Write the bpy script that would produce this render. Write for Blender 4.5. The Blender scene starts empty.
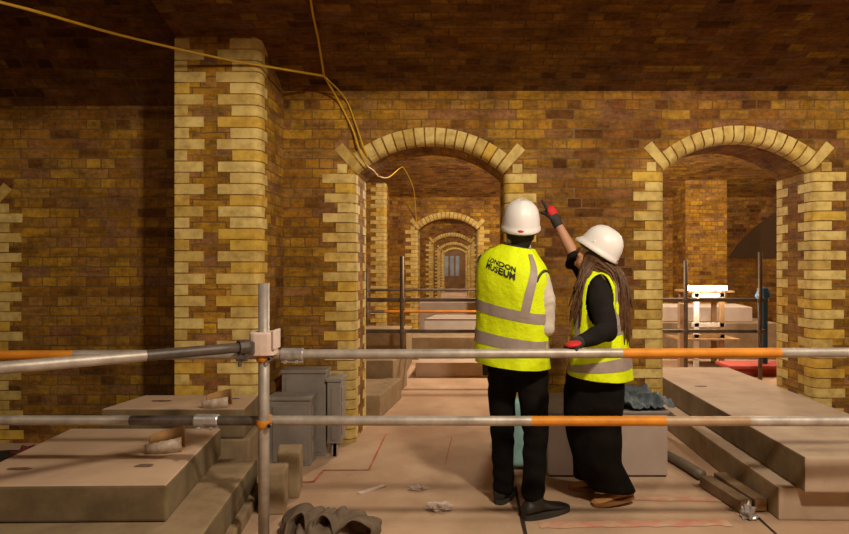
import bpy, bmesh, math, random
from mathutils import Vector, Matrix, noise
random.seed(7)
PI = math.pi
V = Vector
S = bpy.context.scene
COL = S.collection

# ------------------------------------------------------------------ camera, world, lights, exposure
FPX = 600.0
EYE = 1.42
cam_d = bpy.data.cameras.new('camera'); cam = bpy.data.objects.new('camera', cam_d); COL.objects.link(cam)
cam_d.sensor_width = 36; cam_d.lens = 36 * FPX / 849; cam_d.shift_x = -34.5 / 849
cam_d.clip_start = 0.05
cam.location = (0, 0, EYE); cam.rotation_euler = (PI / 2, 0, 0)
S.camera = cam
S.view_settings.view_transform = 'Standard'; S.view_settings.look = 'None'
S.view_settings.exposure = 0.0; S.view_settings.gamma = 1.0; S.view_settings.use_curve_mapping = False
w = bpy.data.worlds.new('world'); S.world = w; w.use_nodes = True
w.node_tree.nodes['Background'].inputs[0].default_value = (1.0, 0.8, 0.6, 1)
w.node_tree.nodes['Background'].inputs[1].default_value = 0.02

def point(name, loc, power, col, r):
    l = bpy.data.lights.new(name, 'POINT'); l.energy = power; l.color = col; l.shadow_soft_size = r
    o = bpy.data.objects.new(name, l); o.location = loc; COL.objects.link(o); return o
def hooded(name, loc, power, col, r, deg):
    l = bpy.data.lights.new(name, 'SPOT'); l.energy = power; l.color = col; l.shadow_soft_size = r; l.spot_size = math.radians(deg); l.spot_blend = .06
    o = bpy.data.objects.new(name, l); o.location = loc; COL.objects.link(o); return o
WARM = (1.0, 0.87, 0.69)
hooded('vault_lamp', (1.1, 0.9, 3.33), 430, WARM, 0.13, 170)
hooded('fill_light_side', (3.3, 1.5, 3.3), 170, WARM, 0.15, 170)  # unseen fill light, added to brighten the right side
hooded('fill_light_left', (-3.6, 0.6, 3.3), 60, WARM, 0.3, 170)  # weak unseen fill, added to lift the dim left side
point('bay_lamp', (0.9, 8.6, 3.05), 380, WARM, 0.15)
point('bay_lamp_side', (4.3, 8.6, 3.05), 240, WARM, 0.15)
point('far_bay_lamp', (-0.4, 16.0, 3.2), 290, WARM, 0.15)
point('farther_bay_lamp', (0.3, 23.4, 3.2), 320, WARM, 0.15)
point('last_bay_lamp', (-0.3, 31.0, 3.2), 320, WARM, 0.15)

# ------------------------------------------------------------------ materials
def mat(name):
    m = bpy.data.materials.new(name); m.use_nodes = True
    nt = m.node_tree; b = nt.nodes['Principled BSDF']
    return m, nt, b
def N(nt, t, **kw):
    n = nt.nodes.new(t)
    for k, v in kw.items(): setattr(n, k, v)
    return n
def ramp(nt, stops, interp='LINEAR'):
    r = N(nt, 'ShaderNodeValToRGB'); e = r.color_ramp; e.interpolation = interp
    while len(e.elements) < len(stops): e.elements.new(0.5)
    for el, (p, c) in zip(e.elements, stops):
        el.position = p; el.color = (*c, 1)
    return r
def mix(nt, a, b, fac, mode='MIX'):
    m = N(nt, 'ShaderNodeMix', data_type='RGBA', blend_type=mode)
    L = nt.links
    for sock, v in ((m.inputs[0], fac), (m.inputs[6], a), (m.inputs[7], b)):
        if isinstance(v, (int, float)): sock.default_value = v
        elif isinstance(v, tuple): sock.default_value = (*v, 1)
        else: L.new(v, sock)
    return m.outputs[2]
def noise_tex(nt, scale, detail=4, vec=None, rough=0.6):
    n = N(nt, 'ShaderNodeTexNoise'); n.inputs['Scale'].default_value = scale; n.inputs['Detail'].default_value = detail
    n.inputs['Roughness'].default_value = rough
    if vec is None:
        t = N(nt, 'ShaderNodeTexCoord'); vec = t.outputs['Object']
    nt.links.new(vec, n.inputs['Vector']); return n
def bump(nt, b, height, strength, dist=0.01):
    n = N(nt, 'ShaderNodeBump'); n.inputs['Strength'].default_value = strength; n.inputs['Distance'].default_value = dist
    nt.links.new(height, n.inputs['Height']); nt.links.new(n.outputs[0], b.inputs['Normal'])

def brick_mat(name, red, ochre, ochre_at=(0.40, 0.60), dark=1.0):
    m, nt, b = mat(name); L = nt.links
    uv = N(nt, 'ShaderNodeUVMap'); uv.uv_map = 'UVMap'
    geo = N(nt, 'ShaderNodeNewGeometry')
    wob = noise_tex(nt, 9, 3, geo.outputs['Position'])
    add = N(nt, 'ShaderNodeVectorMath', operation='MULTIPLY_ADD')
    L.new(wob.outputs['Color'], add.inputs[0]); add.inputs[1].default_value = (.022, .018, 0); L.new(uv.outputs[0], add.inputs[2])
    bt = N(nt, 'ShaderNodeTexBrick'); L.new(add.outputs[0], bt.inputs['Vector'])
    for k, v in (('Scale', 1), ('Mortar Size', .006), ('Mortar Smooth', .3), ('Bias', 0), ('Brick Width', .235), ('Row Height', .0794)):
        bt.inputs[k].default_value = v
    bt.inputs['Color1'].default_value = (0, 0, 0, 1); bt.inputs['Color2'].default_value = (1, 1, 1, 1); bt.inputs['Mortar'].default_value = (.5, .5, .5, 1)
    bt.offset = 0.5; bt.squash = 0.5; bt.squash_frequency = 2
    ra = ramp(nt, red); L.new(bt.outputs['Color'], ra.inputs[0])
    ro = ramp(nt, ochre); L.new(bt.outputs['Color'], ro.inputs[0])
    big = noise_tex(nt, 0.55, 3, geo.outputs['Position'])
    bl = ramp(nt, [(ochre_at[0], (0, 0, 0)), (ochre_at[1], (1, 1, 1))]); L.new(big.outputs['Fac'], bl.inputs[0])
    c = mix(nt, ra.outputs[0], ro.outputs[0], bl.outputs[0])
    gr = noise_tex(nt, 3.2, 6, geo.outputs['Position'], 0.7)
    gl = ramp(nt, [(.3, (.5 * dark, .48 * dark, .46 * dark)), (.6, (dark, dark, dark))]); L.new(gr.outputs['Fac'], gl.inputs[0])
    c = mix(nt, c, gl.outputs[0], 1.0, 'MULTIPLY')
    st = N(nt, 'ShaderNodeVectorMath', operation='MULTIPLY'); L.new(uv.outputs[0], st.inputs[0]); st.inputs[1].default_value = (2.2, 11.0, 1)
    sn = noise_tex(nt, 1.0, 6, st.outputs[0], .75); sl = ramp(nt, [(.30, (.42, .40, .38)), (.52, (.95, .95, .95)), (.72, (1.25, 1.22, 1.1))]); L.new(sn.outputs['Fac'], sl.inputs[0])
    c = mix(nt, c, sl.outputs[0], 1.0, 'MULTIPLY')
    pn = noise_tex(nt, 26, 5, geo.outputs['Position'], .7); pr = ramp(nt, [(.32, (.55, .52, .5)), (.5, (1, 1, 1)), (.7, (1.3, 1.3, 1.35))]); L.new(pn.outputs['Fac'], pr.inputs[0])
    c = mix(nt, c, pr.outputs[0], .8, 'MULTIPLY')
    mn = noise_tex(nt, 5, 4, geo.outputs['Position']); mr = ramp(nt, [(.35, (.10, .055, .018)), (.6, (.17, .105, .04)), (.75, (.26, .18, .09))]); L.new(mn.outputs['Fac'], mr.inputs[0])
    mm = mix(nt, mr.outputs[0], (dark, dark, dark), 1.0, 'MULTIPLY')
    mf = N(nt, 'ShaderNodeMath', operation='MULTIPLY'); L.new(bt.outputs['Fac'], mf.inputs[0]); mf.inputs[1].default_value = .8
    c = mix(nt, c, mm, mf.outputs[0])
    L.new(c, b.inputs['Base Color']); b.inputs['Roughness'].default_value = .92; b.inputs['Specular IOR Level'].default_value = .2
    fine = noise_tex(nt, 45, 3, geo.outputs['Position'])
    h = N(nt, 'ShaderNodeMath', operation='MULTIPLY_ADD'); L.new(bt.outputs['Fac'], h.inputs[0]); h.inputs[1].default_value = -1.0; L.new(fine.outputs['Fac'], h.inputs[2])
    bump(nt, b, h.outputs[0], .55, .008)
    return m
RED = [(0, (.11, .040, .012)), (.25, (.25, .092, .016)), (.45, (.33, .145, .020)), (.62, (.26, .12, .055)), (.8, (.24, .085, .022)), (1, (.46, .25, .028))]
OCH = [(0, (.22, .085, .017)), (.25, (.46, .235, .020)), (.45, (.34, .155, .022)), (.62, (.56, .31, .022)), (.8, (.30, .14, .060)), (1, (.40, .20, .022))]
M_BRICK = brick_mat('yellow_stock_brick', RED, OCH)
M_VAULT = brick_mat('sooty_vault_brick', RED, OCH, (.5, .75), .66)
M_PIERB = brick_mat('pier_brick', OCH, RED, (.55, .75), 1.12)

def quoin_mat():
    m, nt, b = mat('cream_quoin_brick'); L = nt.links
    a = N(nt, 'ShaderNodeAttribute', attribute_name='tint')
    r = ramp(nt, [(0, (.54, .36, .08)), (.25, (.66, .48, .15)), (.7, (.74, .56, .19)), (.88, (.62, .38, .05)), (1, (.68, .44, .06))]); L.new(a.outputs['Fac'], r.inputs[0])
    geo = N(nt, 'ShaderNodeNewGeometry')
    n = noise_tex(nt, 14, 5, geo.outputs['Position']); g = ramp(nt, [(.3, (.62, .56, .48)), (.6, (1, 1, 1))]); L.new(n.outputs['Fac'], g.inputs[0])
    L.new(mix(nt, r.outputs[0], g.outputs[0], 1.0, 'MULTIPLY'), b.inputs['Base Color']); b.inputs['Roughness'].default_value = .8
    bump(nt, b, noise_tex(nt, 60, 3, geo.outputs['Position']).outputs['Fac'], .25, .004)
    return m
M_QUOIN = quoin_mat()

def speckle(name, stops, scale, rough=.85, detail=6, bmp=.2, metal=0.0, spec=.3, bdist=.004, bscale=None, stain=None):
    m, nt, b = mat(name); L = nt.links
    geo = N(nt, 'ShaderNodeNewGeometry')
    n = noise_tex(nt, scale, detail, geo.outputs['Position'], .65)
    r = ramp(nt, stops); L.new(n.outputs['Fac'], r.inputs[0]); c = r.outputs[0]
    if stain:
        n2 = noise_tex(nt, stain[0], 3, geo.outputs['Position']); s = ramp(nt, [(.4, (0, 0, 0)), (.7, (1, 1, 1))]); L.new(n2.outputs['Fac'], s.inputs[0])
        c = mix(nt, c, stain[1], s.outputs[0])
    L.new(c, b.inputs['Base Color']); b.inputs['Roughness'].default_value = rough; b.inputs['Metallic'].default_value = metal
    b.inputs['Specular IOR Level'].default_value = spec
    if bmp: bump(nt, b, noise_tex(nt, bscale or scale * 5, 4, geo.outputs['Position']).outputs['Fac'], bmp, bdist)
    return m
def plain(name, col, rough=.6, metal=0.0, spec=.4, var=.12, scale=18, bmp=0.0):
    lo = tuple(c * (1 - var) for c in col); hi = tuple(min(1, c * (1 + var)) for c in col)
    return speckle(name, [(.3, lo), (.7, hi)], scale, rough, 4, bmp, metal, spec)
M_FLOOR = speckle('dusty_concrete_floor', [(.25, (.36, .235, .145)), (.5, (.52, .35, .225)), (.75, (.62, .435, .285))], 2.2, .9, 8, .25, stain=(.7, (.41, .255, .155)))
M_CONC = speckle('pale_concrete', [(.25, (.47, .315, .205)), (.5, (.62, .43, .285)), (.75, (.70, .505, .345))], 3.5, .88, 8, .3, stain=(1.3, (.52, .345, .22)))
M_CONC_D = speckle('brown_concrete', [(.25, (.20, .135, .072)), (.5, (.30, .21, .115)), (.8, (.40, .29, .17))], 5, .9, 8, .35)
M_CONC_SHADE = speckle('shaded_concrete_edge', [(.25, (.10, .07, .035)), (.5, (.17, .12, .06)), (.8, (.27, .20, .115))], 4, .9, 8, .35)  # slab side faces, with their shade painted into the colour
M_CONC_P = speckle('pink_concrete', [(.25, (.36, .255, .175)), (.5, (.47, .345, .245)), (.8, (.56, .425, .31))], 3, .85, 7, .25)
M_BOARD = speckle('pale_board', [(.3, (.50, .40, .32)), (.7, (.66, .55, .46))], 2, .7)
M_HOLE = plain('dark_stain', (.16, .09, .05), .95)
M_GALV = speckle('galvanised_tube', [(.3, (.30, .25, .20)), (.55, (.46, .40, .34)), (.75, (.60, .53, .46))], 9, .5, 6, .1, .35, .5)
M_GALVD = speckle('tarnished_tube', [(.35, (.07, .055, .045)), (.62, (.13, .10, .08)), (.72, (.36, .30, .25))], 11, .5, 6, .1, .3, .5)
M_DARKTUBE = speckle('dark_tube', [(.3, (.11, .08, .055)), (.7, (.20, .15, .105))], 8, .55, 4, .1, .3)  # plain dark tube colour
M_ORANGE = speckle('orange_paint', [(.3, (.52, .17, .01)), (.7, (.72, .27, .02))], 10, .5, 5, .1)
M_BROWNT = speckle('worn_orange_tube', [(.3, (.36, .22, .12)), (.7, (.48, .34, .22))], 9, .5, 5, .1, .2)
M_STEEL = speckle('grey_sheet_steel', [(.3, (.23, .20, .175)), (.7, (.34, .30, .265))], 4, .5, 5, .06, .15, .5)
M_STEELL = speckle('light_sheet_steel', [(.3, (.40, .31, .26)), (.7, (.47, .37, .31))], 3, .5, 5, .05, .15, .5)
M_FOAM = plain('pinkish_foam', (.72, .55, .46), .7, var=.08)
M_BLACK = plain('black_rubber', (.02, .018, .016), .7, var=.3)
M_WHITE = plain('white_helmet_shell', (.76, .715, .68), .38, spec=.5, var=.02)
M_RED = plain('red_plastic', (.45, .02, .025), .5)
M_HIVIS = speckle('hi_vis_yellow', [(.3, (.62, .74, .0)), (.7, (.74, .88, .0))], 5, .75, 3, .5, bdist=.03, bscale=11)
M_STRIP = speckle('grey_reflective_tape', [(.3, (.29, .225, .19)), (.7, (.37, .29, .25))], 20, .5, 4, .1)
M_BIND = plain('dark_binding', (.05, .05, .015), .8)
M_CLOTHB = speckle('black_cloth', [(.3, (.005, .004, .0035)), (.7, (.010, .008, .007))], 12, .95, 4, .3, spec=.1)
M_CLOTHJ = speckle('black_jersey', [(.3, (.010, .008, .007)), (.7, (.020, .016, .014))], 12, .95, 4, .3, spec=.1)
M_SHIRT = speckle('pale_grey_fleece', [(.3, (.50, .42, .35)), (.7, (.62, .53, .45))], 14, .95, 5, .3, spec=.1)
M_SKIN = plain('skin', (.50, .25, .145), .55, var=.06)
M_HAIRD = speckle('dark_hair', [(.3, (.010, .007, .005)), (.7, (.022, .014, .010))], 60, .6, 3, .3)
M_HAIRB = speckle('brown_hair', [(.3, (.045, .018, .007)), (.7, (.13, .058, .022))], 45, .5, 4, .3)
M_BOOT = plain('black_boot_leather', (.022, .018, .014), .55, var=.3)
M_SOLE = plain('worn_black_sole', (.04, .032, .024), .8, var=.3)
M_TAN = plain('tan_suede', (.42, .20, .06), .85, var=.15)
M_TANS = plain('tan_sole', (.30, .14, .05), .8)
M_GLOVE = plain('dark_grey_glove', (.035, .03, .028), .85, var=.3)
M_GLOVER = plain('red_glove_back', (.55, .02, .02), .7, var=.15)
M_EYE = plain('eye_white', (.75, .72, .68), .3)
M_IRIS = plain('iris', (.06, .03, .015), .3)
M_LIP = plain('lip', (.40, .14, .10), .5)
M_CABLE = plain('yellow_cable', (.62, .36, .02), .5)
M_PAINT = speckle('red_floor_paint', [(.35, (.42, .10, .06)), (.65, (.48, .20, .12))], 12, .9, 5, 0)
M_PAINTF = speckle('faded_red_floor_paint', [(.40, (.60, .24, .16)), (.62, (.58, .38, .24))], 9, .9, 5, 0)
M_JOINT = plain('floor_joint', (.035, .022, .014), .95)
M_CARD = plain('brown_cardboard', (.40, .21, .07), .8)
M_WRAP = speckle('whitish_plastic_wrap', [(.35, (.42, .29, .19)), (.65, (.62, .52, .44))], 25, .4, 5, .4, spec=.5)
M_CANVAS = speckle('grey_brown_canvas', [(.3, (.11, .075, .048)), (.7, (.20, .145, .10))], 10, .95, 6, .5)
M_PAPER = plain('pale_paper', (.66, .52, .44), .85)
M_TIMBER = speckle('raw_timber', [(.3, (.30, .17, .07)), (.7, (.42, .26, .12))], 8, .85, 5, .3)
M_TIMBERD = speckle('grimy_timber', [(.3, (.15, .09, .045)), (.7, (.24, .155, .085))], 8, .85, 5, .3)
M_BLUE = speckle('blue_plastic_sheet', [(.35, (.05, .075, .095)), (.65, (.12, .15, .17))], 7, .6, 5, .2, spec=.25, bdist=.01)
M_TEAL = speckle('teal_plastic_sheet', [(.35, (.20, .36, .34)), (.65, (.30, .50, .46))], 7, .35, 5, .4, spec=.6)
M_BLUED = plain('blue_plastic', (.02, .10, .22), .5)
M_SILVER = plain('crumpled_silver_tape', (.45, .42, .40), .35, .5, var=.3, scale=30)
M_FRAMEW = plain('white_painted_timber', (.75, .70, .62), .6)
M_DOOR = speckle('brown_door_timber', [(.3, (.13, .06, .02)), (.7, (.26, .13, .045))], 3, .6)
M_GLASS = speckle('blueish_door_glass', [(.3, (.20, .24, .28)), (.7, (.34, .38, .42))], 3, .15, 3, 0, spec=.6)
m, nt, b = mat('glowing_tube'); b.inputs['Emission Color'].default_value = (1, .86, .66, 1); b.inputs['Emission Strength'].default_value = 40; M_GLOW = m
b.inputs['Base Color'].default_value = (.9, .85, .75, 1)
m, nt, b = mat('orange_glow'); b.inputs['Emission Color'].default_value = (1, .75, .5, 1); b.inputs['Emission Strength'].default_value = 8; M_GLOW2 = m

# ------------------------------------------------------------------ mesh helpers
def BM():
    bm = bmesh.new(); bm.loops.layers.uv.new('UVMap'); bm.faces.layers.float.new('tint'); bm.faces.layers.int.new('keep'); return bm
def world_loc(o):
    p = V((0, 0, 0))
    while o: p = p + o.location; o = o.parent
    return p
def finish(name, bm, mats, parent=None, base=None, smooth=False, sub=0, solid=0.0, recalc=True):
    if recalc: bmesh.ops.recalc_face_normals(bm, faces=bm.faces[:])
    uvl = bm.loops.layers.uv['UVMap']; kl = bm.faces.layers.int['keep']
    for f in bm.faces:
        f.smooth = smooth
        if f[kl]: continue
        n = f.normal; a = (abs(n.x), abs(n.y), abs(n.z)); k = a.index(max(a))
        for l in f.loops:
            c = l.vert.co
            l[uvl].uv = ((c.y, c.z), (c.x, c.z), (c.x, c.y))[k]
    org = V(base) if base is not None else V((0, 0, 0))
    off = world_loc(parent) + org if parent else org
    for v in bm.verts: v.co -= off
    me = bpy.data.meshes.new(name); bm.to_mesh(me); bm.free()
    if not isinstance(mats, (list, tuple)): mats = [mats]
    for m in mats: me.materials.append(m)
    o = bpy.data.objects.new(name, me); COL.objects.link(o); o.location = org
    if parent: o.parent = parent
    if solid:
        md = o.modifiers.new('thick', 'SOLIDIFY'); md.thickness = solid; md.offset = 0
    if sub:
        md = o.modifiers.new('sub', 'SUBSURF'); md.levels = sub; md.render_levels = sub
    return o
def empty(name, loc):
    o = bpy.data.objects.new(name, None); COL.objects.link(o); o.location = loc; o.empty_display_size = .1; return o
def tag(o, label, cat, group=None, kind='thing'):
    o['label'] = label; o['category'] = cat; o['kind'] = kind
    if group: o['group'] = group
    return o
def struct(o): o['kind'] = 'structure'; return o
def setmat(faces, i):
    for f in faces: f.material_index = i
def box(bm, x0, x1, y0, y1, z0, z1, mi=0, R=None, c=None, bev=0.0, tint=None):
    vs = [bm.verts.new((x, y, z)) for z in (z0, z1) for x, y in ((x0, y0), (x1, y0), (x1, y1), (x0, y1))]
    fs = [bm.faces.new([vs[i] for i in q]) for q in ((3, 2, 1, 0), (4, 5, 6, 7), (0, 1, 5, 4), (1, 2, 6, 5), (2, 3, 7, 6), (3, 0, 4, 7))]
    setmat(fs, mi)
    if tint is not None:
        tl = bm.faces.layers.float['tint']
        for f in fs: f[tl] = tint
    if bev:
        es = list({e for f in fs for e in f.edges})
        r = bmesh.ops.bevel(bm, geom=es, offset=bev, segments=2, affect='EDGES', profile=.6)
        vs = list({v for f in r['faces'] for v in f.verts} | {v for v in vs if v.is_valid})
        setmat([f for f in r['faces']], mi)
    if R is not None:
        cc = V(c) if c is not None else V(((x0 + x1) / 2, (y0 + y1) / 2, (z0 + z1) / 2))
        for v in vs: v.co = R @ (v.co - cc) + cc
    return vs
def prism(bm, pts, z0, z1, mi=0, bev=0.0, tint=None):
    a = [bm.verts.new((x, y, z0)) for x, y in pts]; b_ = [bm.verts.new((x, y, z1)) for x, y in pts]
    n = len(pts); fs = [bm.faces.new(list(reversed(a))), bm.faces.new(b_)]
    for i in range(n): fs.append(bm.faces.new((a[i], a[(i + 1) % n], b_[(i + 1) % n], b_[i])))
    setmat(fs, mi)
    if tint is not None:
        tl = bm.faces.layers.float['tint']
        for f in fs: f[tl] = tint
    if bev:
        es = list({e for f in fs for e in f.edges})
        r = bmesh.ops.bevel(bm, geom=es, offset=bev, segments=2, affect='EDGES', profile=.6); setmat(r['faces'], mi)
    return fs
def loft(bm, rings, mi=0, cap=True, closed=True, mis=None):
    vr = [[bm.verts.new(p) for p in r] for r in rings]; n = len(rings[0]); fs = []
    for k in range(len(vr) - 1):
        for i in range(n if closed else n - 1):
            j = (i + 1) % n
            f = bm.faces.new((vr[k][i], vr[k][j], vr[k + 1][j], vr[k + 1][i])); f.material_index = mis[k] if mis else mi; fs.append(f)
    if cap and closed:
        for r, k in ((list(reversed(vr[0])), 0), (vr[-1], -1)):
            try: f = bm.faces.new(r); f.material_index = mis[k] if mis else mi; fs.append(f)
            except ValueError: pass
    return fs
def frames(pts):
    pts = [V(p) for p in pts]; out = []
    t0 = (pts[1] - pts[0]).normalized()
    u = t0.orthogonal().normalized() if abs(t0.z) > .95 else t0.cross(V((0, 0, 1))).normalized()
    for i, p in enumerate(pts):
        t = (pts[min(i + 1, len(pts) - 1)] - pts[max(i - 1, 0)]).normalized()
        u = (u - t * u.dot(t)).normalized(); out.append((p, t, u, t.cross(u)))
    return out
def tube(bm, pts, r, n=12, mi=0, mis=None, cap=True):
    rs = r if isinstance(r, (list, tuple)) else [r] * len(pts)
    rings = [[p + (u * math.cos(2 * PI * i / n) + w_ * math.sin(2 * PI * i / n)) * q for i in range(n)] for (p, t, u, w_), q in zip(frames(pts), rs)]
    return loft(bm, rings, mi, cap, True, mis)
def ellring(c, a, b_, n=20, p=2.0):
    out = []
    for i in range(n):
        t = 2 * PI * i / n; x, y = math.cos(t), math.sin(t)
        e = 2.0 / p
        out.append(V(c) + V(a) * math.copysign(abs(x) ** e, x) + V(b_) * math.copysign(abs(y) ** e, y))
    return out
def catmull(pts, n=6):
    pts = [V(p) for p in pts]; P_ = [pts[0]] + pts + [pts[-1]]; out = []
    for i in range(1, len(P_) - 2):
        a, b_, c, d = P_[i - 1:i + 3]
        for k in range(n):
            t = k / n
            out.append(.5 * ((2 * b_) + (c - a) * t + (2 * a - 5 * b_ + 4 * c - d) * t * t + (3 * b_ - a - 3 * c + d) * t ** 3))
    out.append(pts[-1]); return out
def sphere(bm, c, r, seg=14, ring=9, R=None, mi=0):
    rx, ry, rz = r if isinstance(r, (list, tuple)) else (r, r, r)
    M = Matrix.Translation(V(c)) @ (R.to_4x4() if R is not None else Matrix.Identity(4)) @ Matrix.Diagonal((rx, ry, rz, 1))
    g = bmesh.ops.create_uvsphere(bm, u_segments=seg, v_segments=ring, radius=1, matrix=M)
    for f in {f for v in g['verts'] for f in v.link_faces}: f.material_index = mi
    return g['verts']
def fuse(bm, voxel, smooth=6, disp=None):
    """merge the overlapping solids of bm into one continuous skin"""
    me = bpy.data.meshes.new('tmp'); bm.to_mesh(me); bm.free()
    o = bpy.data.objects.new('tmp', me); COL.objects.link(o)
    md = o.modifiers.new('r', 'REMESH'); md.mode = 'VOXEL'; md.voxel_size = voxel
    if smooth:
        md = o.modifiers.new('s', 'SMOOTH'); md.iterations = smooth; md.factor = .5
    dg = bpy.context.evaluated_depsgraph_get(); ev = o.evaluated_get(dg); m2 = ev.to_mesh()
    nb = BM()
    nb.from_mesh(m2); ev.to_mesh_clear()
    bpy.data.objects.remove(o); bpy.data.meshes.remove(me)
    if 'UVMap' not in nb.loops.layers.uv.keys(): nb.loops.layers.uv.new('UVMap')
    if disp:
        nb.normal_update()
        for v in nb.verts: v.co += v.normal * disp(v.co)
    return nb

# ------------------------------------------------------------------ the setting: brick vaults
TH, HALF, RISE, BN = 0.6, 0.605, 0.24, 0.055
RAD = (HALF ** 2 + RISE ** 2) / (2 * RISE); SPA = math.asin(HALF / RAD); ROW = 0.0794
def contour(xc, zs, d, n=18):
    """opening outline grown by d, from the left foot over the arch to the right foot"""
    h = HALF + d; R = RAD + d; cz = zs - RAD * math.cos(SPA)
    a = math.asin(h / R); pts = [(xc - h, 0.0)]
    for i in range(n + 1):
        t = -a + 2 * a * i / n; pts.append((xc + R * math.sin(t), cz + R * math.cos(t)))
    pts.append((xc + h, 0.0)); return pts
def arch_wall(name, y, x0, x1, ztop, arches, mats):
    bm = BM(); uvl = bm.loops.layers.uv['UVMap']; kl = bm.faces.layers.int['keep']
    prof = [(BN * (1 - math.sin(k / 4 * PI / 2)), BN * (1 - math.cos(k / 4 * PI / 2))) for k in range(5)]     # (growth, depth)
    prof = prof + [(g, TH - dpt) for g, dpt in reversed(prof)]
    rows = []                                                                                       # per arch: list of vertex rows
    for xc, zs in arches:
        rr = []
        for g, dpt in prof: rr.append([bm.verts.new((px, y + dpt, pz)) for px, pz in contour(xc, zs, g)])
        rows.append(rr)
        cl = [0.0]
        c0 = contour(xc, zs, 0)
        for a, b_ in zip(c0, c0[1:]): cl.append(cl[-1] + math.hypot(b_[0] - a[0], b_[1] - a[1]))
        for k in range(len(rr) - 1):
            for i in range(len(c0) - 1):
                f = bm.faces.new((rr[k][i], rr[k][i + 1], rr[k + 1][i + 1], rr[k + 1][i])); f[kl] = 1
                if prof[k][1] == prof[k + 1][1]: pass
                pd = [k, k, k + 1, k + 1]; pi = [i, i + 1, i + 1, i]
                for l, q, c_ in zip(f.loops, pd, pi): l[uvl].uv = (prof[q][1] + .03, cl[c_] if 0 < i < len(c0) - 2 else (c0[c_][1]))
    for side in (0, -1):
        yy = y if side == 0 else y + TH
        def quad(a, b_, c, d): bm.faces.new([bm.verts.new((p[0], yy, p[1])) for p in (a, b_, c, d)])
        xl = x0
        for (xc, zs) in arches:
            c = contour(xc, zs, BN)
            quad((xl, 0), (c[0][0], 0), (c[0][0], ztop), (xl, ztop))
            for a, b_ in zip(c[1:-1], c[2:-1]): quad(a, b_, (b_[0], ztop), (a[0], ztop))
            xl = c[-1][0]
        quad((xl, 0), (x1, 0), (x1, ztop), (xl, ztop))
    bmesh.ops.remove_doubles(bm, verts=bm.verts[:], dist=1e-5)
    return struct(finish(name, bm, mats))
def lblock(bm, xj, sx, yf, sy, lf, lr, z0, z1):
    """one quoin brick wrapping a rounded jamb corner; solid lies towards sx in x and sy in y"""
    e = .005; pts = [(lf, -e)]
    for k in range(6):
        a = k / 5 * PI / 2; pts.append(((BN) - (BN + e) * math.sin(a), BN - (BN + e) * math.cos(a)))
    pts += [(-e, lr), (.03, lr), (.03, BN + .02), (BN + .02, .03), (lf, .03)]
    P_ = [(xj + sx * a, yf + sy * b_) for a, b_ in pts]
    prism(bm, P_, z0, z1, 0, 0, random.random())
def quoins_for(bm, y, xc, zs, back=True):
    for sx in (-1, 1):
        xj = xc + sx * HALF; n = int(zs / ROW) + 2
        for k in range(n):
            z1 = zs + .07 - k * ROW; z0 = z1 - ROW + .008
            if z1 <= .02: break
            z0 = max(z0, 0.0)
            lg = k % 2 == 1
            j = random.uniform(-.012, .012)
            if k == 0: lblock(bm, xj + sx * .03, sx, y, 1, .11, .10, z0, z1); continue
            lblock(bm, xj, sx, y, 1, (.25 if lg else .145) + j, .13 if lg else .22, z0, z1)
            if back: lblock(bm, xj, sx, y + TH, -1, .145 if lg else .25, .22 if not lg else .13, z0, z1)
def voussoirs(bm, y, xc, zs, nv=17, sy=1):
    cz = zs - RAD * math.cos(SPA); e = .005; gap = .006 / RAD
    tl = bm.faces.layers.float['tint']
    for k in range(nv):
        a0 = -SPA + 2 * SPA * k / nv + gap; a1 = -SPA + 2 * SPA * (k + 1) / nv - gap
        sk = k in (0, nv - 1); top = .245 if sk else .125
        pr = [(RAD + top, -e)]
        for q in range(6):
            t = q / 5 * PI / 2; pr.append((RAD + BN - (BN + e) * math.sin(t), BN - (BN + e) * math.cos(t)))
        pr += [(RAD - e, .11), (RAD + .06, .11), (RAD + top, .05)]
        def ring(a): return [V((xc + rho * math.sin(a), y + sy * d, cz + rho * math.cos(a))) for rho, d in pr]
        n_seg = 2
        fs = loft(bm, [ring(a0 + (a1 - a0) * s / n_seg) for s in range(n_seg + 1)])
        t = random.random() * .85 + (.12 if random.random() < .12 else 0)
        for f in fs: f[tl] = t
def pier_quoins(bm, xl, xr, yf, ztop):
    e = .005; row = ROW; n = int(ztop / row) + 1
    for k in range(n):
        z1 = ztop - k * row; z0 = max(0, z1 - row + .008)
        if z1 < .02: break
        lg = k % 2 == 1; j = random.uniform(-.01, .01)
        w_ = (.205 if lg else .09) + j
        prism(bm, [(xl - e, yf - e), (xl + w_, yf - e), (xl + w_, yf + .03), (xl + .03, yf + .03), (xl + .03, yf + .12), (xl - e, yf + .12)], z0, z1, 0, 0, random.random())
        lblock(bm, xr, -1, yf, 1, (.30 if lg else .20) + j, .10 if lg else .16, z0, z1)

SPR, VR = 2.84, 0.70
BAYS = [4.84, 12.24, 19.64, 27.04, 34.44]
XMID = -.235
floor_bm = BM()
box(floor_bm, -9, 9, -2.4, 36, -.2, 0)
floor = struct(finish('floor', floor_bm, M_FLOOR))

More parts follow.
